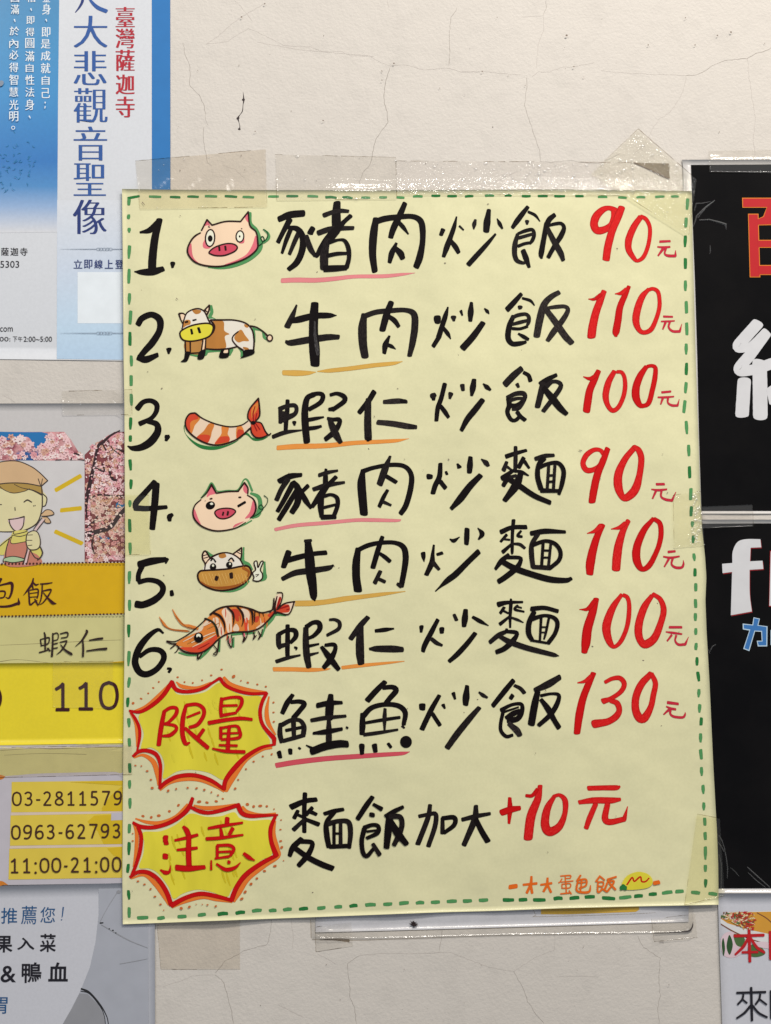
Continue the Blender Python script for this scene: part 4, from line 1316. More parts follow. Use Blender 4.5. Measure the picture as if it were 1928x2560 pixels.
# ------------------------------------------------------------------ the wall
me = bpy.data.meshes.new('wall'); me.from_pydata([(-3, 0, -2.2), (3, 0, -2.2), (3, 0, 2.2), (-3, 0, 2.2), (-3, .12, -2.2), (3, .12, -2.2), (3, .12, 2.2), (-3, .12, 2.2)], [],
    [(0, 1, 2, 3), (5, 4, 7, 6), (1, 5, 6, 2), (4, 0, 3, 7), (3, 2, 6, 7), (4, 5, 1, 0)])
me.materials.append(MATS['plaster']); wall = new_obj('wall', me); wall['kind'] = 'structure'
def jag(pts, amp=1.6, w=(0.7, 1.5)):
    out = []; s = random.uniform(0, 99)
    for a, b2 in zip(pts, pts[1:]):
        L = math.hypot(b2[0] - a[0], b2[1] - a[1]); n = max(1, int(L / 7))
        for i in range(n):
            t = i / n; x = a[0] + (b2[0] - a[0]) * t; y = a[1] + (b2[1] - a[1]) * t
            out.append((x + amp * noise.noise((x * .09, y * .09, s)) * 1.6 + random.uniform(-.5, .5), y + amp * noise.noise((x * .09, y * .09, s + 5)) + random.uniform(-.4, .4), random.uniform(*w)))
    out.append(pts[-1] + (w[0] * .5,)); return out
CR = """
c 420 0 2.136 .8 1.7|80,225 92,290 118,360 118,460 170,510 195,570 205,650 215,670|190,680 187,720 198,800 210,870 235,888|1545,40 1515,90 1502,180 1506,270 1500,350
C 420 0 2.136 1.2 2.2|1183,365 1160,440 1152,520 1170,600 1175,650 1145,695 1110,740 1090,830 1070,895 1040,920 1010,1010
f 420 0 2.136 .8 1.8|355,0 400,50 430,80 455,115|430,150 480,175 560,210 620,242 760,250 830,275 930,275 975,295 1080,300 1130,330 1190,350 1270,345 1370,372 1500,362 1570,385 1666,385|205,235 280,180 350,120 400,85 515,20|200,235 320,220 430,150|290,880 360,905 410,950|480,225 700,265 1100,300|1170,0 1180,40
c 1150 0 2.141 .8 1.7|355,415 360,480 345,560 370,640 395,720 425,800 432,860|460,0 460,45 445,85|430,862 490,868 600,860 700,872 770,870 810,845 860,820
C 1150 0 2.141 1.1 2.1|1210,403 1270,398 1320,378 1345,352 1410,325 1535,312 1590,285 1640,270 1666,255 1700,240
f 1150 0 2.141 .8 1.8|445,85 452,150 420,230 410,360|385,410 420,385 480,385 540,360 620,355 720,335|755,378 900,392 1050,398 1210,403|1213,405 1195,490 1150,570 1120,605 1065,640 1030,690 1010,730 990,770 930,825|1540,315 1550,420 1570,560 1583,640 1568,740 1580,810 1576,850|0,382 120,380 200,390 330,400|330,90 440,85|400,880 300,920 180,980
c 360 2260 2.251 .9 1.8|718,90 715,140 705,200 690,230 560,262 530,285 460,320 400,390|400,398 440,430 465,500 490,590 505,675|1215,290 1145,335 1155,420 1162,530 1185,580 1197,675
f 360 2260 2.251 .9 1.8|105,465 220,430 270,405 400,398|1215,290 1350,278 1600,280 1666,272|830,90 840,160 838,250|980,280 1080,340|760,570 900,640
c 1050 2240 1.8975 .8 1.6|445,358 490,440 510,500 550,560 590,607|1035,190 1060,245 1140,295 1135,400 1140,470 1130,530 1135,607|105,165 100,210 92,262
f 1050 2240 1.8975 .8 1.6|20,270 150,270 250,310 330,340 445,358|445,358 540,295 640,255 640,160|650,385 740,380 850,385
f 0 920 4.608 .7 1.5|30,310 100,350 180,400
"""
KEY['c'] = KEY['c']; 
for ln in CR.strip().split('\n'):
    hd, *ps = ln.split('|'); k, ox, oy, sc, w0, w1 = hd.split(); ox, oy, sc = float(ox), float(oy), float(sc)
    for p in ps:
        pen = Pen(flat(0), 0.00004)
        pts = [(ox + float(q.split(',')[0]) / sc, oy + float(q.split(',')[1]) / sc) for q in p.split()]
        pen.stroke({'c': 'crack_line', 'C': 'crack_line', 'f': 'faint_crack_line'}[k], jag(pts, 1.6, (float(w0) * .62, float(w1) * .62)), 0.3)
        o = pen.build('crack', wall)
        if k == 'C': o['label'] = 'darker open hairline crack'
pen = Pen(flat(0), 0.00005)
pen.run("""S dark_stain 402,492,1.5 404,520,6 405,536,8 401,560,3 398,592,5 385,612,3 374,630,9 380,655,2.5 384,675,4 382,692,7
D dark_stain 403,532,9 374,631,9 381,689,7""", 420, 0, 2.136)
o = pen.build('stain', wall); o['label'] = 'black streak of grime'
pen = Pen(flat(0), 0.00005)
for _ in range(90):
    x, y = random.uniform(430, 1920), random.uniform(0, 460)
    if random.random() < .4: x, y = random.uniform(400, 1780), random.uniform(2350, 2550)
    r_s = random.uniform(.3, 1.15) ** 1.5
    pen.ellipse('speck' if random.random() < .6 else 'faint_crack_line', x, y, r_s * random.uniform(.8, 1.6), r_s, random.uniform(0, 90))
for x, y, r_s in ((1738, 112, 1.8), (1794, 88, 2), (1828, 80, 2.4), (1621, 112, 1.8), (808, 301, 1.8), (604, 42, 2.2), (662, 9, 2), (985, 158, 2.2), (638, 328, 1.6), (1714, 44, 1.6), (955, 200, 1.5), (1206, 178, 1.8), (1435, 166, 1.8), (1417, 88, 2.8)):
    pen.ellipse('speck', x, y, r_s, r_s * .8)
o = pen.build('speck', wall); o['kind'] = 'stuff'

# ------------------------------------------------------------------ handwritten menu
ML = [(305, 472), (307, 640), (309, 900), (311, 1010), (313, 1390), (311, 1650), (308, 1900), (306, 2200), (307, 2311)]
MR = [(1730, 477), (1732, 600), (1740, 900), (1751, 1230), (1756, 1326), (1763, 1390), (1766.5, 1442), (1764, 1500), (1767, 1580), (1774, 1700), (1783, 1900), (1789, 2010), (1793, 2080), (1796, 2160), (1797, 2262)]
MT = [(305, 472), (430, 474), (700, 475), (1000, 475), (1400, 473), (1600, 475), (1730, 477)]
MB = [(307, 2311), (786, 2293), (1100, 2281), (1250, 2277), (1400, 2271), (1600, 2266), (1797, 2262)]
MENU_POLY = MT + MR[1:] + MB[::-1][1:] + ML[::-1][1:-1]
# hairline grease and handling marks are flecks on the sheet
def h_menu(x, y):
    h = 4.0 + 1.05 * math.sin(x / 68 + y / 420 + 1) * (.6 + .4 * math.sin(y / 240)) + .4 * math.sin(x / 37 - y / 150 + 2)
    h += 1.3 * noise.noise((x / 210, y / 260, 3.3)) + 0.10 * noise.noise((x / 90, y / 90, 8.1))
    h += 1.6 * math.exp(-((x - 1765) / 60) ** 2 - ((y - 1440) / 90) ** 2)
    return h / 1000
H['menu'] = h_menu
menu = thing('handwritten_menu', 'large pale yellow paper menu with hand-painted dishes, red prices and green dashed border', 'menu', P(1000, 2290, 0))
paper('menu_paper', (218, 213, 170), 0.5, 0.1, 0.05, 5, 0.6, 0.25, 9, 0.010)
sheet('paper_sheet', 'menu_paper', menu, ML, MR, MT, MB, h_menu, 110, 140, 0.00025)
cur = None
lines = DATA.strip().split('\n'); blocks = []
for ln in lines:
    if ln[0] == '@':
        _, nm, ox, oy, sc = ln.split(); blocks.append([nm, float(ox), float(oy), float(sc), []])
    else: blocks[-1][4].append(ln)
for nm, ox, oy, sc, ls in blocks:
    if nm == 'price' and ls[0].startswith('S r'): nm = 'currency_character'
    pen = Pen(h_menu, 0.00055 if nm == 'badge_lettering' else 0.00016)
    if nm in ('star_badge', 'prawn_drawing', 'cow_drawing'): pen.step = .000006 if nm == 'star_badge' else .00001
    if nm == 'underline': pen.z = 0.0001
    if nm == 'dish_name': nm = 'dish_character'
    ls = [('S k3' + l[3:] if l.startswith('S K') and nm == 'dish_character' and random.random() < .3 else 'S f' + l[3:] if l.startswith('S R') and nm == 'price' and random.random() < .6 else l) for l in ls]
    pen.run('\n'.join(ls), ox, oy, sc); o = pen.build(nm, menu)
    if nm == 'dot_border': o['kind'] = 'stuff'
for ln in DASH.strip().split('\n'):
    hv, *ds = ln.split()
    for i, d in enumerate(ds):
        x0, y0, x1, y1 = [float(v) for v in d.split(',')]
        k = random.choice('GgG')
        w = 6.5 if hv == 'H' and y0 < 1000 else 8.5
        if hv == 'H': w = w if y0 < 1000 else 9.5
        a = random.uniform(.5, .95) if hv == 'V' else .85
        pen = Pen(h_menu)
        pen.stroke(k, [(x0, y0, w * random.uniform(.8, 1)), ((x0 + x1) / 2, (y0 + y1) / 2 + (random.uniform(-1.2, .5) if hv == 'H' else 0), w), (x1, y1, w * a)])
        pen.build('border_dash', menu)
pen = Pen(h_menu, 0.00013)
for _ in range(46):
    x, y = random.uniform(330, 1700), random.uniform(500, 2240)
    r_s = random.uniform(.7, 1.7); pen.ellipse('faint_stain' if 'faint_stain' in KEY else 'speck', x, y, r_s * 1.5, r_s * .7, random.uniform(-60, 60))
pen.run("S speck 356,505,2 362,512,1\nS speck 452,538,1 450,539,2\nS speck 441,745,2 445,749,1\nS speck 1448,1125,1.6 1455,1126,2")
o = pen.build('fleck', menu); o['kind'] = 'stuff'

# ------------------------------------------------------------------ temple poster
h_t = lambda x, y: .0007 + .00012 * math.sin(x / 90 + y / 160)
temple = thing('temple_poster', 'blue and white temple poster with vertical Chinese writing, upper left behind the menu', 'poster', P(120, 898, 0))
paper('poster_white_paper', (206, 208, 212), 0.35, 0.35, 0.03, 5, 0.06)
sheet('paper_sheet', 'poster_white_paper', temple, [(-620, -700), (-620, 890)], [(425, -700), (427, 903)], [(-620, -700), (425, -700)], [(-620, 890), (427, 903)], h_t, 40, 50)
def graded(key, stops, y0, y1, blotch=None, rough=0.35):
    """printed colour gradation down a sheet, between survey rows y0 and y1"""
    mt, nt, b = nodes(key); tc = N(nt, 'ShaderNodeTexCoord'); sx = N(nt, 'ShaderNodeSeparateXYZ'); nt.links.new(tc.outputs['Object'], sx.inputs[0])
    mr = N(nt, 'ShaderNodeMapRange'); nt.links.new(sx.outputs[2], mr.inputs[0])
    mr.inputs[1].default_value = P(CX - 700, y0).z; mr.inputs[2].default_value = P(CX - 700, y1).z
    c = ramp(nt, mr.outputs[0], [(p, lin(v)) for p, v in stops])
    if blotch:
        f = ramp(nt, noise_fac(nt, blotch[0], 5), [(blotch[2], g(0)), (blotch[3], g(1))]); c = mixc(nt, f, c, lin(blotch[1]))
    c = mixc(nt, 1, c, ramp(nt, noise_fac(nt, 300, 3), [(0.3, g(.94)), (.7, g(1.0))]), 'MULTIPLY')
    nt.links.new(c, b.inputs['Base Color']); b.inputs['Roughness'].default_value = rough; b.inputs['Coat Weight'].default_value = .3; b.inputs['Coat Roughness'].default_value = .15
    MATS[key] = mt; KEY[key] = key
graded('blue_sky_print', [(0, (62, 128, 172)), (.25, (56, 134, 184)), (.45, (52, 134, 190)), (.72, (38, 112, 180)), (.82, (70, 132, 188)), (.9, (140, 168, 204)), (1, (206, 207, 211))], -40, 580)
graded('pale_blue_print', [(0, (210, 212, 216)), (.45, (196, 206, 220)), (.8, (186, 208, 226)), (1, (178, 202, 224))], 480, 905)
simple('strip_blue', (38, 112, 176)); simple('title_blue', (44, 84, 150)); simple('title_navy', (34, 52, 112)); simple('temple_red', (172, 32, 48)); simple('print_white', (222, 228, 232)); simple('print_black', (36, 32, 36)); simple('ornament_grey', (128, 140, 156)); simple('bottle_green_print', (40, 116, 158))
pen = Pen(h_t, .0001)
pen.run("L blue_sky_print -600,-680 148,-680 148,0 145,260 143,580 -600,590")
pen.run("L pale_blue_print 143,500 425,500 427,901 142,897")
pen.run("L strip_blue 379,-690 425,-690 426,600 380,600")
pen.build('colour_panel', temple)
pen = Pen(h_t, .00018)
for _ in range(70):
    x, y = random.uniform(-30, 110), random.gauss(425, 34)
    if y < 480 and x + (y - 360) * .3 < 100:
        a = random.uniform(0, 6.28); pen.stroke('bottle_green_print', [(x, y, .5), (x + 5 * math.cos(a), y + 5 * math.sin(a), 1.6), (x + 9 * math.cos(a + .4), y + 9 * math.sin(a + .4), .5)])
pen.run("D ornament_grey 2,208,9"); pen.build('printed_foliage', temple)
pen = Pen(h_t, .0002)
pen.run("S title_navy 722,-60,26 715,10,24 690,60,18 655,105,8\nS title_blue 760,-40,14 800,20,26 850,65,34 925,97,34", 0, 0, 3.471)
for ch, x0, y0, x1, y1, k in (('大', 184, 39, 269, 118, 'title_blue'), ('悲', 184, 127, 267, 212, 'title_blue'), ('觀', 184, 220, 269, 306, 'title_blue'), ('音', 184, 316, 268, 401, 'title_blue'), ('聖', 184, 408, 265, 489, 'title_blue'), ('像', 182, 499, 267, 585, 'title_navy')):
    pen.build('title_character', temple); pen = Pen(h_t, .0002); pen.glyph(k, ch, x0, y0, x1, y1, -0.014, 0.055, 6)
pen.build('title_character', temple)
pen = Pen(h_t, .0002)
for ch, y0, y1 in (('臺', 17, 67), ('灣', 71, 120), ('薩', 124, 177), ('迦', 186, 235), ('寺', 241, 293)):
    pen = Pen(h_t, .0002); pen.glyph('temple_red', ch, 289, y0, 337, y1, -0.008, 0.07, 5); pen.build('red_character', temple)
pen = Pen(h_t, .0002)
for ch, x0, y0, x1, y1 in (('金', 106, -18, 126, 5), ('身', 105, 9, 127, 36), ('即', 104, 68, 126, 92), ('是', 102, 98, 126, 121), ('成', 102, 127, 126, 151), ('就', 102, 157, 126, 183), ('自', 104, 189, 124, 212), ('己', 104, 220, 125, 245),
    ('相', 66, -18, 88, 5), ('即', 66, 40, 86, 60), ('得', 64, 69, 86, 90), ('圓', 63, 95, 86, 120), ('滿', 63, 127, 86, 153), ('自', 64, 159, 84, 180), ('性', 63, 187, 86, 212), ('法', 63, 218, 86, 242), ('身', 63, 248, 86, 275),
    ('圓', 27, -20, 48, 5), ('滿', 27, 11, 48, 35), ('於', 24, 66, 48, 88), ('內', 23, 97, 46, 120), ('必', 23, 125, 46, 148), ('得', 23, 156, 46, 180), ('智', 23, 186, 46, 212), ('慧', 23, 218, 46, 241), ('光', 23, 249, 46, 274), ('明', 23, 278, 46, 303)):
    pen.glyph('print_white', ch, x0, y0, x1, y1, 0.0, 0.03, 2)
pen.run("S print_white 115,48,3 117,53,2\nS print_white 113,255,3 113,257,3\nS print_white 113,266,3 112,271,1.5\nS print_white 77,21,3 79,26,2\nS print_white 73,290,3 76,295,2\nS print_white 36,48,3 38,54,2")
pen.ring('print_white', 1.6, 33, 319, 4, 4); pen.build_split('white_column', temple, lambda x, y: (x > 55) + (x > 95))
pen = Pen(h_t, .0002)
for ch, x0, y0, x1, y1 in (('薩', 3, 619, 22, 639), ('迦', 26, 619, 46, 639), ('寺', 50, 619, 69, 639)): pen.glyph('print_black', ch, x0, y0, x1, y1, 0.0, .03, 2)
pen.glyph('print_black', '65303', -12, 652, 48, 669); pen.glyph('print_black', '.com', -4, 818, 32, 829)
pen.glyph('print_black', '00:', -1, 842, 26, 853); pen.glyph('print_black', '下', 32, 841, 43, 854); pen.glyph('print_black', '午', 45, 841, 56, 854); pen.glyph('print_black', '2:00~5:00', 59, 841, 130, 854)
for ch, x0, x1 in (('立', 184, 206), ('即', 210, 231), ('線', 236, 257), ('上', 262, 283), ('登', 288, 309)): pen.glyph('title_navy', ch, x0, 649, x1, 671, 0.0, .03, 2)
for y in (622.5, 832.5):
    pen.run(f"S ornament_grey 150,{y},.4 200,{y},1.2 240,{y},1.4\nS ornament_grey 282,{y},1.4 330,{y},1.2")
    for cx in (246, 253, 261, 269, 276): pen.ring('ornament_grey', 1, cx, y, 5, 3)
pen.build_split('small_line', temple, lambda x, y: (x > 150, (y > 645) + (y > 745) + (y > 836)))
pen = Pen(h_t, .0002)
pen.run("L print_white 194,680 330,680 330,808 194,808"); pen.build('blank_code_panel', temple)

# ------------------------------------------------------------------ chef poster on the left
h_c = lambda x, y: .0009 + .0002 * math.sin(y / 70 + x / 120) + (.0005 if y > 1870 else 0)
chef = thing('noodle_shop_poster', 'white and yellow poster with cherry blossoms and a cartoon cook in a headscarf, left edge', 'poster', P(150, 2210, 0))
paper('poster_grey_white_paper', (196, 192, 190), 0.3, 0.4, 0.04, 8, 0.08)
sheet('paper_sheet', 'poster_grey_white_paper', chef, [(-700, 1010), (-700, 2225)], [(330, 1008), (330, 2209)], [(-700, 1010), (330, 1008)], [(-700, 2225), (330, 2209)], h_c, 30, 60)
def blossom():
    mt, nt, b = nodes('blossom_print')
    v = noise_fac(nt, 55, 6, rough=0.62); c = ramp(nt, v, [(0.3, lin((96, 36, 46))), (.40, lin((176, 92, 104))), (.48, lin((222, 156, 156))), (.56, lin((232, 182, 182))), (.66, lin((200, 132, 118))), (.74, lin((226, 190, 176)))])
    w = noise_fac(nt, 22, 4, rough=.5); f = ramp(nt, w, [(.60, g(0)), (.64, g(1))]); c = mixc(nt, f, c, lin((40, 96, 164)))
    vo = N(nt, 'ShaderNodeTexVoronoi'); vo.inputs['Scale'].default_value = 110; tc = N(nt, 'ShaderNodeTexCoord'); nt.links.new(tc.outputs['Object'], vo.inputs[0])
    pt = ramp(nt, vo.outputs['Distance'], [(.15, g(1.12)), (.55, g(.72))]); c = mixc(nt, 1, c, pt, 'MULTIPLY')
    nt.links.new(c, b.inputs['Base Color']); b.inputs['Roughness'].default_value = .35; b.inputs['Coat Weight'].default_value = .4; MATS['blossom_print'] = mt; KEY['blossom_print'] = 'blossom_print'
blossom()
for k, c in (('band_amber', (212, 168, 8)), ('band_olive', (202, 195, 134)), ('dot_maroon', (70, 28, 22)), ('letter_maroon', (58, 10, 16)), ('letter_brown', (44, 26, 18)), ('branch_brown', (52, 30, 34)), ('pale_petal', (230, 190, 190)), ('light_petal', (234, 212, 208)), ('mid_petal', (216, 150, 156)), ('deep_petal', (176, 70, 90)), ('tan_petal', (206, 158, 136)), ('blossom_red', (126, 62, 66)), ('sky_print_blue', (34, 112, 172)), ('ray_gold', (206, 172, 26)),
    ('scarf_tan', (205, 170, 128)), ('hair_brown', (170, 138, 70)), ('skin_cream', (216, 206, 158)), ('mouth_pink', (214, 186, 184)), ('apron_rose', (192, 122, 102)), ('shirt_yellow', (210, 198, 106)), ('bowl_green', (166, 190, 148)), ('toon_line', (62, 50, 44)), ('bar_mustard', (220, 194, 72)), ('bar_dark_mustard', (210, 178, 30)), ('gap_pink', (214, 194, 176)), ('digit_brown', (66, 36, 22)), ('corner_orange', (204, 122, 36)), ('panel_grey', (190, 184, 190)), ('photo_grey_white', (203, 199, 198)), ('strip_line', (192, 184, 178)), ('tear_dark', (120, 104, 70))):
    printed(k, c, .4, .25)
pen = Pen(h_c, .0001)
pen.run("L blossom_print -2600,735 740,735 820,830 900,960 975,1065 -2600,1065\nL blossom_print 975,1000 1110,870 1230,790 1320,735 1520,735 1520,2232 975,2232", 0, 920, 4.608)
pen.run("L blossom_red 975,1000 1110,870 1230,790 1320,735 1520,735 1520,2232 975,2232\nF sky_print_blue -300,738 -300,830 60,830 200,800 330,800 390,900 430,930 470,870 580,880 620,850 640,790 560,760 480,738 450,738 340,738 200,738\nF sky_print_blue 1340,1560 1440,1520 1500,1590 1360,1640\nF sky_print_blue 1300,1850 1440,1720 1500,1840 1340,1890\nF sky_print_blue 1140,1930 1260,1960 1230,2040", 0, 920, 4.608)
PICT = [(975, 1000), (1110, 870), (1230, 790), (1320, 735), (1440, 735), (1440, 2232), (975, 2232)]
STR = [(-250, 850), (120, 790), (300, 790), (400, 900), (520, 880), (560, 740), (740, 735), (830, 850), (900, 960), (975, 1065), (-250, 1065)]
pen.step = .00000006
def blooms(n, inp):
    for _ in range(n):
        x, y = random.uniform(-250, 1440), random.uniform(738, 2225)
        if inp: x = random.uniform(980, 1440)
        else: y = random.uniform(745, 1060)
        if not inside(PICT if inp else STR, x, y) or noise.noise((x / 110, y / 110, 4)) > .38: continue
        k = random.choice(['pale_petal', 'mid_petal', 'tan_petal', 'light_petal', 'pale_petal']); r_s = random.uniform(20, 36) * (1 if inp else 1.2); a0 = random.uniform(0, 6); sq = random.uniform(.55, 1)
        x = min(max(x, 975 + r_s if inp else x), 1440); y = min(max(y, 738 + r_s), 2225 if inp else 1065 - r_s)
        for q in range(5):
            a = a0 + q * 1.257
            pen.ellipse(k, (x + r_s * .52 * math.cos(a)) / 4.608, 920 + (y + r_s * .52 * sq * math.sin(a)) / 4.608, r_s * .45 / 4.608, r_s * .4 * sq / 4.608, math.degrees(a))
        pen.ellipse(random.choice(['deep_petal', 'blossom_red', 'mid_petal']), x / 4.608, 920 + y / 4.608, r_s * .2 / 4.608, r_s * .18 / 4.608)
blooms(700, True); blooms(420, False)
pen.z += .00002; pen.step = .000014
pen.run("""S branch_brown 1380,720,14 1270,780,24 1180,860,36 1130,900,32 1090,1080,34 1050,1270,44 1010,1450,46 995,1600,24 1000,1720,16
S branch_brown 1005,1915,66 1130,1880,50 1270,1830,54 1380,1690,46 1460,1600,40
S branch_brown 1180,870,14 1240,960,18 1330,930,12 1430,960,16
S branch_brown 1100,1150,18 1200,1190,18 1180,1100,12
S branch_brown 1030,1500,14 1150,1460,16 1290,1470,18 1420,1470,14
S branch_brown 1260,1190,22 1300,1280,30 1350,1290,12
S pale_petal 1180,1550,8 1240,1580,14 1330,1470,14 1410,1370,10
S letter_maroon 1160,1800,6 1220,1740,8
S branch_brown 640,1060,6 700,1055,10
S branch_brown 820,1055,18 830,1030,10
S branch_brown 900,1050,8 970,1060,12
S branch_brown 860,980,14 910,1000,20
S branch_brown 990,1840,14 1060,1790,18 1130,1700,10
S branch_brown 1080,1930,10 1060,2040,18 1090,2140,10
S letter_maroon 1230,820,6 1300,930,8 1390,1000,10
""", 0, 920, 4.608)
pen.step = .000002
for _ in range(170):
    x, y = random.uniform(990, 1420), random.uniform(880, 2000); r_s = random.uniform(9, 20)
    pen.ellipse(random.choice(['pale_petal', 'mid_petal', 'light_petal', 'tan_petal']), x / 4.608, 920 + y / 4.608, r_s / 4.608, r_s * .6 / 4.608, random.uniform(0, 180))
pen.build('blossom_picture', chef)
pen = Pen(h_c, .00012)
pen.run("""L photo_grey_white -2000,1066 975,1066 975,2212 975,2240 -2000,2300
S ray_gold 648,1405,50 925,1245,50
S ray_gold 705,1640,50 930,1615,50
S ray_gold 640,1885,50 940,2020,50
F skin_cream 490,1440 540,1480 540,1550 495,1600 480,1660
F skin_cream -260,1500 0,1330 300,1340 480,1450 490,1600 450,1760 330,1860 200,1880 0,1890 -200,1850
F hair_brown -20,1335 180,1325 360,1340 475,1365 490,1460 400,1430 340,1395 250,1430 160,1440 40,1400 -20,1380
S toon_line -30,1335,12 40,1400,8 150,1440,10 280,1420,8 340,1390,8
S toon_line 165,1340,8 250,1380,7 380,1410,14 480,1460,20
F scarf_tan -300,1250 -100,1120 30,1080 200,1075 350,1130 450,1200 550,1295 550,1295 475,1362 475,1362 300,1330 100,1325 -100,1350 -280,1380
S toon_line -100,1120,12 30,1078,12 200,1073,12 350,1130,12 450,1200,12 550,1297,12 550,1297,12 475,1362,14 475,1362,12 300,1330,12 100,1325,12 -100,1350,12
S toon_line 440,1275,10 465,1350,10
S toon_line 490,1275,8 475,1350,10
S toon_line 480,1370,12 488,1500,14 480,1640,14 430,1780,14 320,1855,14 200,1882,14 0,1885,10 -100,1860,10
S toon_line 495,1450,10 540,1500,12 525,1580,12 495,1595,10
S toon_line 275,1545,12 315,1520,16 365,1545,12
S toon_line -30,1575,12 20,1572,8
S toon_line 172,1605,10 175,1640,10
E toon_line 388,1588,6,6,0
E toon_line 405,1584,6,6,0
F mouth_pink 100,1745 280,1715 270,1810 225,1870 170,1870 120,1800
S toon_line 100,1745,14 190,1735,12 280,1712,18 280,1712,12 265,1820,12 220,1872,12 170,1872,12 120,1810,12 105,1745,12
F scarf_tan 480,1680 530,1635 590,1640 622,1680 560,1700 490,1710
F scarf_tan 490,1720 540,1720 585,1780 530,1780 490,1740
S toon_line 480,1680,10 530,1635,10 590,1640,10 622,1682,12 560,1702,10 480,1708,10
S toon_line 500,1715,10 550,1722,10 585,1780,12 530,1785,10 500,1750,10
F shirt_yellow 0,2040 120,1940 160,1880 310,1870 320,1930 350,2020 460,2060 490,2130 470,2190 400,2220 300,2200 100,2150 0,2150
F apron_rose 110,1960 140,2020 300,2005 330,2100 440,2160 460,2260 60,2270
S toon_line 160,1880,10 165,1915,10 300,1885,10 310,1865,10
S toon_line 140,1925,8 230,1940,10 320,1915,8
S toon_line 140,1925,8 130,2020,8 300,2000,8
S toon_line -10,2060,10 60,2000,10 140,1940,10
S toon_line 110,1960,10 70,2100,12 65,2260,10
S toon_line 300,2010,10 310,2090,10 260,2260,10
S toon_line 350,2100,12 400,2180,12 440,2195,10
S mouth_pink 505,1740,20 400,1880,26 330,2080,24 290,2260,24
S toon_line 480,1725,9 385,1860,9
S toon_line 520,1745,9 425,1870,9
S toon_line 320,2090,8 270,2260,9
S toon_line 350,2095,8 310,2260,9
F skin_cream 310,1930 360,1880 430,1890 460,1980 460,2060 400,2095 330,2080 305,2010
S toon_line 320,1900,12 380,1875,12 430,1890,12 460,1960,12 462,2040,14 430,2085,12 360,2095,12 320,2070,12 302,2010,12 305,1940,12 320,1900,12
S toon_line 320,1925,8 375,1922,8
S toon_line 310,1985,8 370,1985,8
S toon_line 320,2045,8 370,2040,8
S toon_line 465,2060,14 490,2130,16 460,2190,14 430,2210,14
F bowl_green 50,2190 150,2165 260,2190 270,2215 150,2240 50,2225
S toon_line 40,2240,10 45,2195,10 150,2170,10 270,2195,12 270,2220,10 150,2240,8 60,2225,8
""", 0, 920, 4.608)
pen.build('cook_drawing', chef)
pen = Pen(h_c, .00024)
pen.run("L band_amber -3000,150 0,128 1400,112 1400,655 0,684 -3000,720\nL band_olive -3000,722 0,685 1400,662 1400,2230 -3000,2230\nS tear_dark 0,992,3 400,975,4 1000,945,4 1290,935,3\nS tear_dark 0,1165,6 200,1145,3 560,1185,3\nS band_amber 1060,1185,3 1330,1165,14", 0, 1380, 4.253)
pen.build('colour_band', chef)
pen = Pen(h_c, .0004)
for i in range(-10, 37):
    for y0, y1 in ((128, 108), (685, 658)):
        x = 20 + i * 37.3; y = y0 + (y1 - y0) * x / 1310
        pen.ellipse('dot_maroon', x / 4.253, 1380 + y / 4.253, 2.5, 2.5)
o = pen.build('dotted_line', chef)
pen = Pen(h_c, .0005)
pen.run("""S letter_maroon 10,285,30 -20,350,20 -60,400,8
S letter_maroon -60,370,16 60,340,22 125,335,34 125,420,26 95,490,20 60,480,8
S letter_maroon -40,420,18 50,420,18 40,480,16 -20,490,16
S letter_maroon -60,560,20 0,580,22 100,575,26 180,550,30 200,545,34 195,490,6
S letter_maroon 355,280,14 340,340,26 290,410,20 250,460,6
S letter_maroon 350,320,14 380,350,22 412,340,8
S letter_maroon 345,350,14 350,385,18
S letter_maroon 305,405,18 310,480,18 320,560,20 365,530,14 395,515,10
S letter_maroon 320,405,12 400,395,16 405,450,16 395,490,14
S letter_maroon 320,440,10 395,430,10
S letter_maroon 320,480,10 395,475,10
S letter_maroon 370,500,14 390,540,20 405,570,10
S letter_maroon 430,340,14 500,335,16 555,325,10
S letter_maroon 450,345,14 445,440,16 430,520,14 400,570,6
S letter_maroon 450,415,12 520,400,18 545,405,14 510,470,18 455,540,12 415,560,5
S letter_maroon 460,430,10 510,490,20 560,540,34 600,548,6""", 0, 1380, 4.253)
pen.run("""S letter_brown 470,855,14 480,900,22 480,1050,18
S letter_brown 430,935,14 440,1000,16
S letter_brown 430,930,12 510,910,16 525,920,14 510,975,14 440,995,12
S letter_brown 420,1068,16 500,1045,14 520,1020,10
S letter_brown 500,1020,10 530,1050,22
S letter_brown 562,865,16 560,980,20 552,1110,24
S letter_brown 565,875,12 600,860,14 620,880,12 612,930,12 570,940,10
S letter_brown 570,980,12 612,970,12
S letter_brown 570,1025,12 610,1018,14
S letter_brown 640,870,12 715,855,18 715,900,14 650,915,12
S letter_brown 640,960,12 700,945,14 710,950,14 680,1010,18 640,1060,14 600,1090,5
S letter_brown 645,985,10 690,1040,22 760,1085,28 770,1085,4
S letter_brown 915,830,14 925,850,26 870,940,18 800,1005,5
S letter_brown 880,930,16 885,1020,22 882,1110,22
S letter_brown 950,938,12 1030,925,22 1090,918,22
S letter_brown 920,1052,14 1040,1035,20 1135,1028,26""", 0, 1380, 4.253)
pen.build_split('dish_character', chef, lambda x, y: (y > 1545, x > (184 if y > 1545 else 54)))
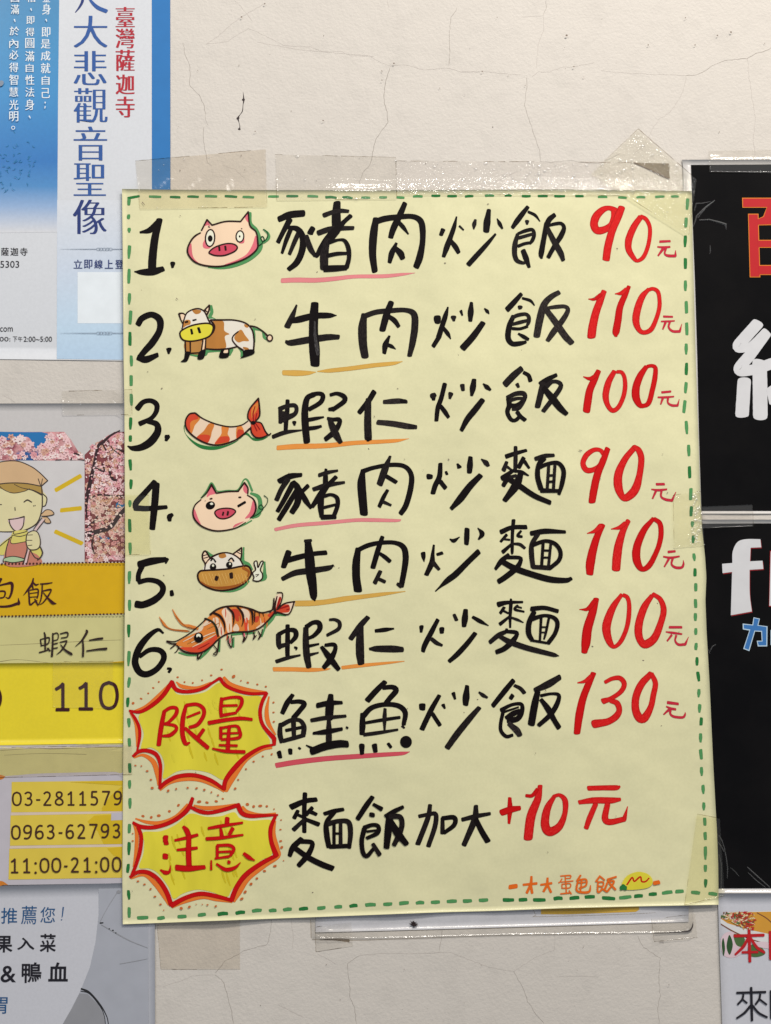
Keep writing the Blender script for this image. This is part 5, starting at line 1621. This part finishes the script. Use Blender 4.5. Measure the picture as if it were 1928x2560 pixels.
# monoline figures like the ones printed on the poster, on a unit box (x right, y down)
FIG = {'0': ['.5,0 .85,.12 .98,.5 .85,.88 .5,1 .15,.88 .02,.5 .15,.12 .5,0'], '1': ['.04,.2 .3,.12 .52,0 .52,0 .52,1', '.04,1 .96,1'],
 '2': ['.05,.13 .35,0 .75,.06 .86,.26 .7,.5 .3,.8 .05,1 .05,1 .98,1'], '3': ['.08,.1 .4,0 .78,.08 .82,.28 .6,.46 .35,.48 .35,.48 .75,.53 .92,.74 .72,.95 .35,1 .05,.92'],
 '5': ['.85,0 .2,0 .2,0 .16,.42 .16,.42 .6,.42 .92,.58 .88,.86 .55,1 .06,.96'], '6': ['.86,.04 .5,.02 .18,.22 .04,.6 .14,.9 .5,1 .86,.9 .94,.68 .78,.48 .4,.46 .1,.6'],
 '7': ['.02,0 .95,0 .95,0 .6,.5 .3,1'], '8': ['.5,.47 .18,.3 .2,.08 .5,0 .8,.08 .82,.3 .5,.47 .1,.64 .06,.88 .5,1 .94,.88 .9,.64 .5,.47'],
 '9': ['.92,.42 .6,.56 .2,.52 .06,.3 .22,.06 .55,0 .88,.1 .95,.42 .82,.8 .5,.98 .12,.97'], '-': ['.1,.6 .9,.6']}
def figure(pen, k, ch, x0, y0, x1, y1, w):
    if ch == ':':
        for t in (.38, 1): pen.ellipse(k, (x0 + x1) / 2, y0 + (y1 - y0) * t - w * .2, w * .7, w * .7)
        return
    for s in FIG[ch]: pen.stroke(k, [(x0 + w / 2 + (x1 - x0 - w) * float(q.split(',')[0]), y0 + w / 2 + (y1 - y0 - w) * float(q.split(',')[1]), w) for q in s.split()], 0.0)
h_s = lambda x, y: h_c(x, y) + .0007
pen_line = Pen(h_c, .00045)
pen_line.run("L panel_grey -700,1930 312,1930 330,2208 -700,2224")
pen_line.run("""F band_olive -900,60 1422,45 1422,318 1300,322 900,330 400,345 80,370 -900,420
L strip_line -900,30 1422,10 1422,36 -900,75
S tear_dark 0,76,4 400,50,3 600,56,8 900,48,4 1210,38,8 1400,36,3
S tear_dark 50,130,3 500,110,3 1000,120,4
S corner_orange -60,385,60 20,385,50 60,375,4
S corner_orange -60,1630,70 20,1612,50 90,1630,5
L bar_mustard 135,440 1422,424 1422,778 130,792
L gap_pink 128,793 1422,779 1422,803 124,827
L bar_mustard 122,828 1422,804 1422,1158 115,1178
L gap_pink 112,1180 1422,1160 1422,1188 108,1212
L bar_mustard 108,1214 1422,1188 1422,1548 98,1570
L bar_dark_mustard 1180,780 1180,740 1280,600 1422,480 1422,778
L bar_dark_mustard 1010,900 1090,830 1422,812 1422,1158 1200,1160 1130,1010
L bar_dark_mustard 1240,1210 1422,1190 1422,1330 1310,1290
L bar_dark_mustard 800,440 1422,428 1422,480
L panel_grey 1290,795 1422,790 1422,880 1285,885""", 0, 1860, 4.628)
pen_line.build('address_panel', chef)
pen = Pen(h_c, .0007)
def row(pen, k, s, xs, yl, yr, ox, oy, sc, w):
    for ch, (a, b2) in zip(s, xs):
        t = (a + b2) / 2 / 1400
        figure(pen, k, ch, ox + a / sc, oy + (yl[0] + (yr[0] - yl[0]) * t) / sc, ox + b2 / sc, oy + (yl[1] + (yr[1] - yl[1]) * t) / sc, w / sc)
row(pen, 'digit_brown', '03-2811579', [(135, 255), (275, 385), (410, 475), (495, 600), (630, 740), (775, 870), (910, 1005), (1040, 1140), (1175, 1280), (1308, 1415)], (552, 722), (540, 712), 0, 1860, 4.628, 21)
row(pen, 'digit_brown', '0963-62793', [(125, 243), (262, 375), (400, 512), (535, 640), (668, 732), (755, 862), (890, 993), (1028, 1135), (1160, 1268), (1298, 1400)], (940, 1112), (918, 1092), 0, 1860, 4.628, 21)
row(pen, 'digit_brown', '11:00-21:00', [(120, 220), (262, 358), (390, 434), (455, 575), (592, 712), (730, 792), (815, 920), (962, 1058), (1092, 1136), (1155, 1268), (1292, 1408)], (1325, 1500), (1302, 1482), 0, 1860, 4.628, 21)
pen.build_split('phone_line', chef, lambda x, y: (y > 2034) + (y > 2117))
# price strip taped across the poster
strip = thing('price_strip', 'bright yellow paper strip priced 110 across the cartoon cook poster', 'price strip', P(150, 1865, 0))
paper('strip_yellow_paper', (230, 208, 40), .4, .2, .06, 14, .12)
sheet('paper_sheet', 'strip_yellow_paper', strip, [(-600, 1662), (-600, 1872)], [(330, 1656), (330, 1858)], [(-600, 1662), (330, 1656)], [(-600, 1872), (330, 1858)], h_s, 24, 12)
pen = Pen(h_s, .00035)
for ch, a, b2, y0, y1 in (('0', -190, 25, 1422, 1690), ('1', 575, 757, 1385, 1694), ('1', 823, 1003, 1378, 1686), ('0', 1048, 1268, 1370, 1680)):
    figure(pen, 'letter_maroon', ch, a / 4.253, 1380 + y0 / 4.253, b2 / 4.253, 1380 + y1 / 4.253, 35 / 4.253)
pen.build('price', strip)

# ------------------------------------------------------------------ lower left poster
h_r = lambda x, y: .0018 + .0002 * math.sin(x / 80 + y / 130)
rec = thing('recommendation_poster', 'white poster with blue and black handwriting-style text and a grey photo, bottom left corner', 'poster', P(150, 2560, 0))
paper('cool_white_paper', (198, 198, 204), .35, .3, .03, 6, .06)
sheet('paper_sheet', 'cool_white_paper', rec, [(-600, 2229), (-600, 3200)], [(387, 2206), (389, 3200)], [(-600, 2229), (387, 2206)], [(-600, 3200), (389, 3200)], h_r, 30, 30)
printed('photo_light_grey', (168, 170, 178), .35, .3); printed('photo_mid_grey', (146, 146, 150), .35, .3); printed('noodle_black', (40, 40, 42), .4); printed('letter_blue', (32, 82, 128), .45); printed('letter_ink', (30, 28, 36), .45)
pen = Pen(h_r, .0001)
pen.run("""L photo_light_grey 855,76 1285,66 1290,1250 1290,3000 300,3000 545,1250 545,1250 620,1120 700,960 780,760 830,540 857,300
L photo_mid_grey 690,985 760,990 850,1080 905,1180 915,1250 930,3000 300,3000 545,1250 620,1120
S noodle_black 705,945,16 770,975,20 850,1060,16 910,1150,10 940,1250,8 950,1500,8
S noodle_black 700,965,8 780,990,10 870,1100,8 905,1180,6 915,1250,6
S noodle_black 720,950,5 840,1040,6 920,1170,5
S photo_mid_grey 860,380,4 940,230,4 1030,90,6
S noodle_black 870,375,14 895,372,10
S photo_mid_grey 880,390,6 1000,460,9 1130,530,8 1280,590,6
S photo_mid_grey 1040,730,5 1180,705,5 1280,685,3
E noodle_black 948,425,6,6,0
E noodle_black 980,438,8,6,0
E noodle_black 1005,460,6,5,0
E photo_mid_grey 1030,105,18,14,0""", 0, 2200, 3.471)
pen.build('photo_print', rec)
pen = Pen(h_r, .0002)
for k, ch, x0, y0, x1, y1, w in (('letter_blue', '推', 10, 242, 150, 380, .004), ('letter_blue', '薦', 185, 225, 318, 385, 0), ('letter_blue', '您', 350, 235, 478, 372, 0), ('letter_ink', '果', -40, 485, 110, 630, .022), ('letter_ink', '入', 148, 500, 300, 608, .022), ('letter_ink', '菜', 345, 468, 486, 626, .018),
    ('letter_ink', '&', 5, 745, 140, 890, .01), ('letter_ink', '鴨', 188, 715, 360, 895, .016), ('letter_ink', '血', 420, 715, 590, 882, .024), ('letter_blue', '胃', -50, 1018, 65, 1162, .004)):
    pen = Pen(h_r, .0002); pen.glyph(k, ch, x0 / 3.471, 2200 + y0 / 3.471, x1 / 3.471, 2200 + y1 / 3.471, w, slant=1.0); pen.build('printed_character', rec)
pen = Pen(h_r, .0002)
pen.run("S letter_blue 549,238,12 541,310,8 537,325,5\nS letter_blue 534,345,12 535,348,12", 0, 2200, 3.471)
pen.build('exclamation_mark', rec)

# ------------------------------------------------------------------ black posters on the right
def h_b(x, y): return .0011 + .00035 * math.sin(x / 60 + y / 90) + .0003 * noise.noise((x / 190, y / 200, 1))
def black_sheet():
    mt, nt, b = nodes('laminated_black_paper')
    c = ramp(nt, noise_fac(nt, 14, 5, rough=.6), [(.35, lin((5, 4, 5))), (.7, lin((14, 12, 12)))])
    nt.links.new(c, b.inputs['Base Color']); b.inputs['Roughness'].default_value = .4; b.inputs['Coat Weight'].default_value = .22; b.inputs['Specular IOR Level'].default_value = .05; b.inputs['Coat Roughness'].default_value = .12
    bp = N(nt, 'ShaderNodeBump'); bp.inputs['Strength'].default_value = .35; bp.inputs['Distance'].default_value = .004
    nt.links.new(noise_fac(nt, 22, 4), bp.inputs['Height']); nt.links.new(bp.outputs[0], b.inputs['Coat Normal']); MATS['black_paper'] = mt; KEY['black_paper'] = 'black_paper'
black_sheet()
paper('laminate_rim', (208, 204, 200), .25, .6, .03, 8, .1)
printed('poster_red', (184, 16, 24), .4, .5); printed('poster_orange', (222, 128, 30), .4, .5); printed('poster_white', (206, 205, 206), .4, .5); printed('poster_blue', (52, 110, 172), .4, .5); printed('poster_light_blue', (178, 200, 214), .4, .5); printed('shade_red', (140, 20, 26), .4, .5)
b1 = thing('black_poster', 'black laminated poster with red and white Chinese characters right of the menu top', 'poster', P(1830, 1290, 0))
sheet('paper_sheet', 'laminate_rim', b1, [(1705, 399), (1708, 412), (1729, 1284)], [(2700, 396), (2760, 1284)], [(1705, 399), (2700, 396)], [(1729, 1284), (2760, 1284)], h_b, 40, 50)
pen = Pen(h_b, .0003); pen.run("L black_paper 1728,412 2680,406 2740,1277 1754,1277 1748,1080 1744,900 1738,700 1731,520"); pen.build('black_panel', b1)
pen = Pen(h_b, .00045)
pen.run("""L poster_orange 508,316 1000,316 1000,374 510,374
L poster_orange 543,410 604,410 615,784 553,784
L poster_orange 628,436 652,374 720,374 684,428
L poster_orange 600,440 640,422 1000,414 1000,470 606,478
L poster_orange 600,564 1000,564 1000,610 606,610
L poster_orange 606,712 1000,712 1000,770 612,770
L poster_red 513,320 996,320 996,370 514,370
L poster_red 547,414 600,414 611,780 557,780
L poster_red 634,434 656,368 714,368 680,428
L poster_red 596,444 640,426 996,418 996,464 600,474
L poster_red 598,568 996,568 996,606 600,606
L poster_red 604,716 996,716 996,766 606,766""", 1640, 360, 2.354)
pen.run("""S poster_white 598,1058,70 520,1145,70 484,1192,66 530,1200,50 575,1185,60 650,1110,60
S poster_white 650,1115,60 560,1235,66 490,1325,66 560,1330,62 690,1290,66
S poster_white 610,1290,84 613,1400,86 615,1595,86
S poster_white 520,1400,80 508,1590,80
L poster_white 680,1420 650,1440 668,1530 690,1540""", 1640, 360, 2.354)
pen.build_split('character', b1, lambda x, y: y > 742)
b2 = thing('black_poster', 'black laminated poster with a big white letter f and blue characters at the right edge', 'poster', P(1850, 2220, 0))
sheet('paper_sheet', 'laminate_rim', b2, [(1750, 1299), (1790, 2233)], [(2760, 1299), (2790, 2233)], [(1750, 1299), (2760, 1299)], [(1790, 2233), (2790, 2233)], lambda x, y: h_b(x, y) - .0001, 40, 50)
pen = Pen(h_b, .0003); pen.run("L black_paper 1752,1309 2740,1306 2770,2219 1797,2221 1780,1840"); pen.build('black_panel', b2)
pen = Pen(h_b, .00045)
FP = "1230,555 1230,555 1060,555 960,590 905,700 900,835 900,835 780,845 780,845 785,955 785,955 897,940 897,940 882,1450 882,1450 1130,1405 1130,1405 1105,1200 1103,915 1103,915 1265,905 1265,905 1255,808 1255,808 1108,815 1108,815 1115,655 1115,655 1240,650 1240,650"
pen.run("F shade_red " + ' '.join(f"{float(q.split(',')[0]) + 7},{float(q.split(',')[1]) + 12}" for q in FP.split()), 1640, 1230, 4.705)
pen.z += .0002; pen.run("F poster_white " + FP + "\nL shade_red 1342,690 1330,1350 1700,1350 1700,690\nL poster_white 1352,700 1336,1338 1560,1338 1560,700", 1640, 1230, 4.705)
pen.run("L poster_light_blue 1150,1474 1224,1490 1206,1566 1314,1580 1311,1816 1200,1817 1188,1750 1246,1750 1240,1645 1168,1640 1100,1872 1029,1845 1100,1630 1024,1616 1022,1548 1136,1560\nL poster_blue 1158,1484 1214,1497 1195,1572 1302,1588 1300,1804 1210,1805 1199,1760 1256,1758 1250,1634 1160,1630 1092,1858 1042,1838 1112,1618 1036,1606 1034,1560 1145,1570\nL poster_light_blue 1350,1624 1600,1624 1600,1800 1350,1800\nL poster_blue 1362,1636 1588,1636 1588,1790 1362,1790", 1640, 1230, 4.705)
pen.build_split('character', b2, lambda x, y: (y > 1541, x > (1923 if y < 1541 else 1922)))
h_w = lambda x, y: .0019 + .0002 * math.sin(y / 70)
b3 = thing('notice_poster', 'white laminated notice with a noodle bowl picture and red and black characters, bottom right corner', 'poster', P(1860, 2560, 0))
sheet('paper_sheet', 'cool_white_paper', b3, [(1795, 2234), (1806, 2560), (1822, 3100)], [(2760, 2234), (2780, 3100)], [(1795, 2234), (2760, 2234)], [(1822, 3100), (2780, 3100)], h_w, 30, 30)
for k, c in (('soup_orange', (206, 148, 52)), ('soup_red', (180, 52, 34)), ('soup_cream', (222, 204, 160)), ('herb_green', (74, 104, 56)), ('leaf_dark_green', (44, 78, 40)), ('bowl_white', (214, 212, 210)), ('petal_pink', (214, 190, 196)), ('rim_brown', (120, 70, 44))): printed(k, c, .35, .4)
pen = Pen(h_w, .0001)
pen.run("""L bowl_white 1424,96 1450,80 1900,60 1900,285 1700,250 1560,215 1480,170 1426,128
L soup_orange 1427,98 1480,78 1600,76 1900,70 1900,200 1700,190 1560,160 1460,130 1428,108
S rim_brown 1430,135,5 1500,175,6 1600,215,5 1750,245,5
S rim_brown 1600,80,5 1650,110,5 1700,160,5
F petal_pink 1430,200 1480,170 1560,230 1500,290 1440,280
F leaf_dark_green 1432,230 1440,200 1448,250 1440,285
F leaf_dark_green 1455,240 1468,185 1485,230 1470,280
F herb_green 1490,180 1540,200 1530,240 1500,230
F herb_green 1560,240 1600,230 1640,270 1600,290 1560,280
F petal_pink 1590,220 1650,220 1666,250 1600,240""", 1050, 2240, 1.8975)
pen.step = .000003
for _ in range(330):
    x, y = random.uniform(1440, 1580), random.uniform(80, 158)
    if y < 96 + (x - 1430) * .5: pen.stroke(random.choice(['soup_cream', 'soup_cream', 'herb_green', 'soup_orange', 'rim_brown', 'soup_red', 'pale_petal'] if random.random() < .6 or x < 1500 else ['soup_red', 'soup_red', 'poster_red', 'soup_cream']), [(1050 + x / 1.8975, 2240 + y / 1.8975, 1.5), (1050 + (x + random.uniform(-12, 12)) / 1.8975, 2240 + (y + random.uniform(-9, 9)) / 1.8975, 3.5), (1050 + (x + random.uniform(-20, 20)) / 1.8975, 2240 + (y + random.uniform(-9, 9)) / 1.8975, 1.2)])
pen.build('bowl_picture', b3)
pen = Pen(h_w, .0006)
pen.run("""S poster_red 1492,190,14 1632,186,14
S poster_red 1562,160,14 1566,312,14
S poster_red 1560,195,12 1535,240,14 1497,278,10
S poster_red 1566,195,12 1600,245,14 1634,268,12
S poster_red 1530,268,12 1602,266,12
S poster_red 1662,170,14 1664,300,14
S letter_ink 1505,460,11 1640,456,11
S letter_ink 1572,436,12 1576,592,12
S letter_ink 1535,468,10 1530,490,10 1508,515,9
S letter_ink 1530,490,9 1552,508,9
S letter_ink 1615,466,10 1610,490,10 1592,515,9
S letter_ink 1612,490,9 1645,515,9
S letter_ink 1570,520,11 1540,555,11 1504,580,9
S letter_ink 1578,520,11 1608,555,11 1648,576,10
S letter_ink 1666,450,12 1668,580,12""", 1050, 2240, 1.8975)
pen.build_split('character', b3, lambda x, y: (y > 2435, x > 1921))

# ------------------------------------------------------------------ laminated sheet under the menu
h_u = flat(.0007)
un = thing('laminated_sheet', 'white laminated sheet peeking out below the bottom edge of the yellow menu', 'sheet', P(1250, 2335, 0))
sheet('paper_sheet', 'cool_white_paper', un, [(789, 2180), (789, 2332)], [(1722, 2180), (1722, 2305)], [(789, 2180), (1722, 2180)], [(789, 2332), (1722, 2305)], h_u, 20, 8)
sheet('laminate', 'smooth_tape', un, [(777, 2170), (779, 2345), (781, 2350)], [(1731, 2170), (1734, 2300), (1731, 2328)], [(777, 2170), (1731, 2170)], [(781, 2349), (1010, 2347), (1250, 2339), (1715, 2332), (1731, 2328)], flat(.0013), 30, 12)
pen = Pen(h_u, .0001)
pen.run("L band_amber 1352,2240 1598,2240 1598,2275 1590,2280 1420,2286 1353,2286"); pen.build('printed_bar', un)
pen = Pen(flat(.0013), .00008)
pen.run("S faint 781,2349,2 900,2351,2 1010,2347,1.5 1250,2339,1.2 1560,2333,1\nS grime 800,2350,2 840,2349,6 872,2352,9\nS dark_stain 1636,2334,1.5 1700,2330,3 1722,2328,4 1731,2318,3 1733,2306,1\nS faint 777,2300,2 778,2345,2\nS faint 1334,2275,2 1340,2288,2 1350,2292,2 1560,2286,2 1640,2282,1\nS faint 789,2332,2 1250,2321,1.5 1640,2309,1.5")
o = pen.build('dirty_rim', un)
bug = thing('squashed_insect', 'small black squashed insect spot on the white sheet below the menu', 'insect', P(1032, 2309, .0015))
pen = Pen(flat(.0016), .0001)
pen.ellipse('dark_stain', 1034, 2310, 5, 5.5)
for i in range(34):
    a = random.uniform(0, 6.28); r_s = random.uniform(6, 13) if abs(math.cos(a)) > .5 else random.uniform(5, 9)
    pen.stroke('dark_stain', [(1034 + 3 * math.cos(a), 2310 + 3 * math.sin(a), 2), (1034 + r_s * math.cos(a + .15), 2310 + r_s * math.sin(a + .15), .6)])
pen.build('body', bug)

# ------------------------------------------------------------------ clear tapes (they follow whatever lies under them)
def under(x, y):
    h = 0.00008
    if x < 427 and y < 903: h = max(h, h_t(x, y) + .0002)
    if x < 330 and 1008 < y < 2215: h = max(h, h_c(x, y) + .0008)
    if x < 330 and 1656 < y < 1870: h = max(h, h_s(x, y) + .0005)
    if x < 388 and y > 2208: h = max(h, h_r(x, y) + .0003)
    if x > 1705 + (y - 399) * .03 and 397 < y < 2234: h = max(h, h_b(x, y) + .0008)
    if x > 1795 and y >= 2234: h = max(h, h_w(x, y) + .0003)
    if 779 < x < 1731 and 2200 < y < 2345: h = max(h, .0015)
    if inside(MENU_POLY, x, y): h = max(h, h_menu(x, y) + .0009)
    return h
def soft(d):
    # the film is pulled tight: it leaves every step in a straight slant instead of a sharp bend
    if d is None: return lambda x, y: (.0019 if 779 < x < 1731 and 2180 < y < 2352 else .0004)
    def f(x, y):
        h = under(x, y)
        for q in (5, 10, 15, 20, 25):
            s_ = q * .00013
            for dx, dy in ((0, q), (0, -q), (q, 0), (-q, 0)): h = max(h, under(x + dx, y + dy) - s_)
        return h + .00025 + d
    return f
TAPES = [
 ('beige_tape', 'yellowish clear tape over the blue poster edge and the top left of the menu', (338, 402), (664, 373), (668, 517), (350, 522), 0),
 ('smooth_tape', 'faded clear tape strip on the wall left of centre above the menu', (688, 386), (990, 393), (992, 497), (692, 500), 0),
 ('wrinkled_tape', 'long shiny wrinkled clear tape along the top edge of the menu', (990, 402), (1582, 406), (1584, 488), (992, 486), .0002),
 ('creased_tape', 'crumpled clear tape patch with glints at the top right menu corner', (1596, 322), (1742, 448), (1722, 588), (1478, 434), .0013),
 ('creased_tape', 'crinkled clear tape on the right menu edge, level with the gap between black posters', (1683, 1238), (1752, 1228), (1762, 1362), (1686, 1368), .0003),
 ('yellowed_tape', 'yellowed clear tape over the bottom right corner of the menu', (1743, 2035), (1800, 2046), (1812, 2240), (1712, 2262), .0003),
 ('yellowed_tape', 'yellowed clear tape patch on the left edge of the menu beside number 4', (226, 1236), (372, 1238), (376, 1386), (232, 1388), 0),
 ('smooth_tape', 'short clear tape with grimy edges on the top edge of the cook poster', (154, 978), (330, 974), (330, 1036), (156, 1038), 0),
 ('smooth_tape', 'clear tape strip at the top edge of the upper black poster', (1772, 377), (2100, 372), (2100, 434), (1774, 430), .0002),
 ('smooth_tape', 'clear tape across the gap between the two black posters', (1754, 1266), (1882, 1261), (1884, 1316), (1757, 1321), .0002),
 ('beige_tape', 'beige tape remains on the wall below the bottom left corner of the menu', (386, 2230), (600, 2230), (600, 2424), (402, 2424), None),
 ('smooth_tape', 'clear tape on the left end of the laminated sheet below the menu', (788, 2318), (878, 2306), (882, 2366), (790, 2380), None),
 ('smooth_tape', 'clear tape on the right end of the laminated sheet below the menu', (1629, 2298), (1738, 2285), (1744, 2344), (1636, 2354), None),
 ('hazy_tape', 'broad hazy clear tape across the yellow price strip', (132, 1655), (283, 1653), (283, 1772), (132, 1768), 0),
 ('beige_tape', 'clear tape strip across the lower part of the cook poster above the phone numbers', (-80, 1872), (330, 1862), (330, 1936), (-80, 1946), 0),
]
for i, (mt, lab, tl, tr, br, bl, d) in enumerate(TAPES):
    hf = soft(d); w = int(abs(tr[0] - tl[0]) / 5) + 4; hgt = int(abs(bl[1] - tl[1]) / 5) + 4
    t = thing('clear_tape', lab, 'tape', P((tl[0] + br[0]) / 2, (tl[1] + br[1]) / 2, 0), 'pieces of clear tape holding the papers')
    def rag(a, c, n, amp, ax):   # scissor-cut or serrated edge
        out = []
        for q in range(n + 1):
            e_ = 0 if q in (0, n) else (amp * (1 if q % 2 else -1) * random.uniform(.5, 1))
            p = [a[0] + (c[0] - a[0]) * q / n, a[1] + (c[1] - a[1]) * q / n]; p[ax] += e_; out.append(tuple(p))
        return out
    long_x = math.hypot(tr[0] - tl[0], tr[1] - tl[1]) > math.hypot(bl[0] - tl[0], bl[1] - tl[1])
    nv = max(4, int(math.hypot(bl[0] - tl[0], bl[1] - tl[1]) / 5)); nh = max(4, int(math.hypot(tr[0] - tl[0], tr[1] - tl[1]) / 5))
    sheet('film', mt, t, rag(tl, bl, nv, 1.3 if long_x else .3, 0), rag(tr, br, nv, 1.3 if long_x else .3, 0), rag(tl, tr, nh, .3 if long_x else 1.3, 1), rag(bl, br, nh, .3 if long_x else 1.3, 1), hf, max(w, nh), max(hgt, nv), .00005)
    pen = Pen(hf, .00003)
    for a, b_, k, n in ((tl, tr, 'grime', .8), (bl, br, 'grime', .6), (tl, bl, 'faint', .8), (tr, br, 'faint', .8)):
        L = math.hypot(a[0] - b_[0], a[1] - b_[1]); m_ = max(2, int(L / 9)); j = 0
        while j < m_:
            e = min(m_, j + random.randint(2, 9))
            if random.random() < n * .75:
                pen.stroke(k, [(a[0] + (b_[0] - a[0]) * q / m_, a[1] + (b_[1] - a[1]) * q / m_ + random.uniform(-.3, .3), random.uniform(.6, 1.7)) for q in range(j, e + 1)], 0.5)
            j = e + random.randint(0, 2)
    o = pen.build('grimy_edge', t); o['kind'] = 'stuff'
    if i in (2, 3, 4, 0, 1):
        # small glossy domes added on the film so that it sparkles
        V, Fc = [], []
        for _ in range({2: 240, 3: 90, 4: 130, 0: 14, 1: 16}[i]):
            u, v = random.random(), random.random() ** (1.0 if i != 2 else .8)
            if i == 2: u = min(1, max(0, random.gauss(.62, .27)))
            x = (tl[0] * (1 - u) + tr[0] * u) * (1 - v) + (bl[0] * (1 - u) + br[0] * u) * v
            y = (tl[1] * (1 - u) + tr[1] * u) * (1 - v) + (bl[1] * (1 - u) + br[1] * u) * v
            if i == 3 and inside(MENU_POLY, x, y) and random.random() < .85: continue
            if i == 4: x = 1735 + random.gauss(6, 7)
            r_s = random.choice([1.3, 1.6, 2.0, 2.6, 4.2]); h = hf(x, y); el = random.uniform(.6, 1.6); n0 = len(V)
            for ring, hh in ((1.0, 0), (.75, .38), (.4, .62)):
                for q in range(10):
                    a = q * .6283; V.append(P(x + r_s * ring * el * math.cos(a), y + r_s * ring * math.sin(a), h + .00002 + hh * r_s * PX * .8))
            V.append(P(x, y, h + .00002 + .7 * r_s * PX * .8))
            for rr in (0, 1):
                for q in range(10):
                    a, c_ = n0 + rr * 10 + q, n0 + rr * 10 + (q + 1) % 10; Fc.append((a, c_, c_ + 10, a + 10))
            for q in range(10): Fc.append((n0 + 20 + q, n0 + 20 + (q + 1) % 10, n0 + 30))
        me = bpy.data.meshes.new('glint_dome'); me.from_pydata(V, [], Fc); me.materials.append(MATS['glint_gloss'])
        for p in me.polygons: p.use_smooth = True
        o = new_obj('glint_dome', me, t); o['kind'] = 'stuff'
# torn scrap of grey paper under the tape, top right
sc_ = thing('torn_paper_scrap', 'torn triangular scrap of grey-brown paper under the tape above the top right of the menu', 'paper scrap', P(1640, 430, 0))
paper('grey_brown_paper', (138, 126, 108), .8, 0, .25, 60, .5)
pen = Pen(flat(.0003), .0001); KEY['scrap'] = 'grey_brown_paper'
pen.run("L scrap 585,176 720,182 860,184 866,215 862,255 868,300 800,275 700,225", 1400, 350, 3.155)
pen.build('scrap_sheet', sc_)
pen = Pen(flat(.0004), .0001)
pen.run("S speck 585,178,8 700,228,8 800,275,12 862,303,10", 1400, 350, 3.155); pen.build('folded_edge', sc_)
# raised folds of plastic on the laminated sheets, tinted pale as their highlights
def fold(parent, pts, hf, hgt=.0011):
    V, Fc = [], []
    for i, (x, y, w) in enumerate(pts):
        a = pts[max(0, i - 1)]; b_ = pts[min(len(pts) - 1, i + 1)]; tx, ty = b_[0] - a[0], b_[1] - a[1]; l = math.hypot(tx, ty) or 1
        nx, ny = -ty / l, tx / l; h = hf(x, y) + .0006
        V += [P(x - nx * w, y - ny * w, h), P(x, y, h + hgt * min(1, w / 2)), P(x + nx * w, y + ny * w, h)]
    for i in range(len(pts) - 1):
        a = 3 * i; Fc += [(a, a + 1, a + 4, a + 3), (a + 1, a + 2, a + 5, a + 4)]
    me = bpy.data.meshes.new('plastic_fold_glint'); me.from_pydata(V, [], Fc); me.materials.append(MATS['plastic_fold_glint'])
    return new_obj('plastic_fold_glint', me, parent)
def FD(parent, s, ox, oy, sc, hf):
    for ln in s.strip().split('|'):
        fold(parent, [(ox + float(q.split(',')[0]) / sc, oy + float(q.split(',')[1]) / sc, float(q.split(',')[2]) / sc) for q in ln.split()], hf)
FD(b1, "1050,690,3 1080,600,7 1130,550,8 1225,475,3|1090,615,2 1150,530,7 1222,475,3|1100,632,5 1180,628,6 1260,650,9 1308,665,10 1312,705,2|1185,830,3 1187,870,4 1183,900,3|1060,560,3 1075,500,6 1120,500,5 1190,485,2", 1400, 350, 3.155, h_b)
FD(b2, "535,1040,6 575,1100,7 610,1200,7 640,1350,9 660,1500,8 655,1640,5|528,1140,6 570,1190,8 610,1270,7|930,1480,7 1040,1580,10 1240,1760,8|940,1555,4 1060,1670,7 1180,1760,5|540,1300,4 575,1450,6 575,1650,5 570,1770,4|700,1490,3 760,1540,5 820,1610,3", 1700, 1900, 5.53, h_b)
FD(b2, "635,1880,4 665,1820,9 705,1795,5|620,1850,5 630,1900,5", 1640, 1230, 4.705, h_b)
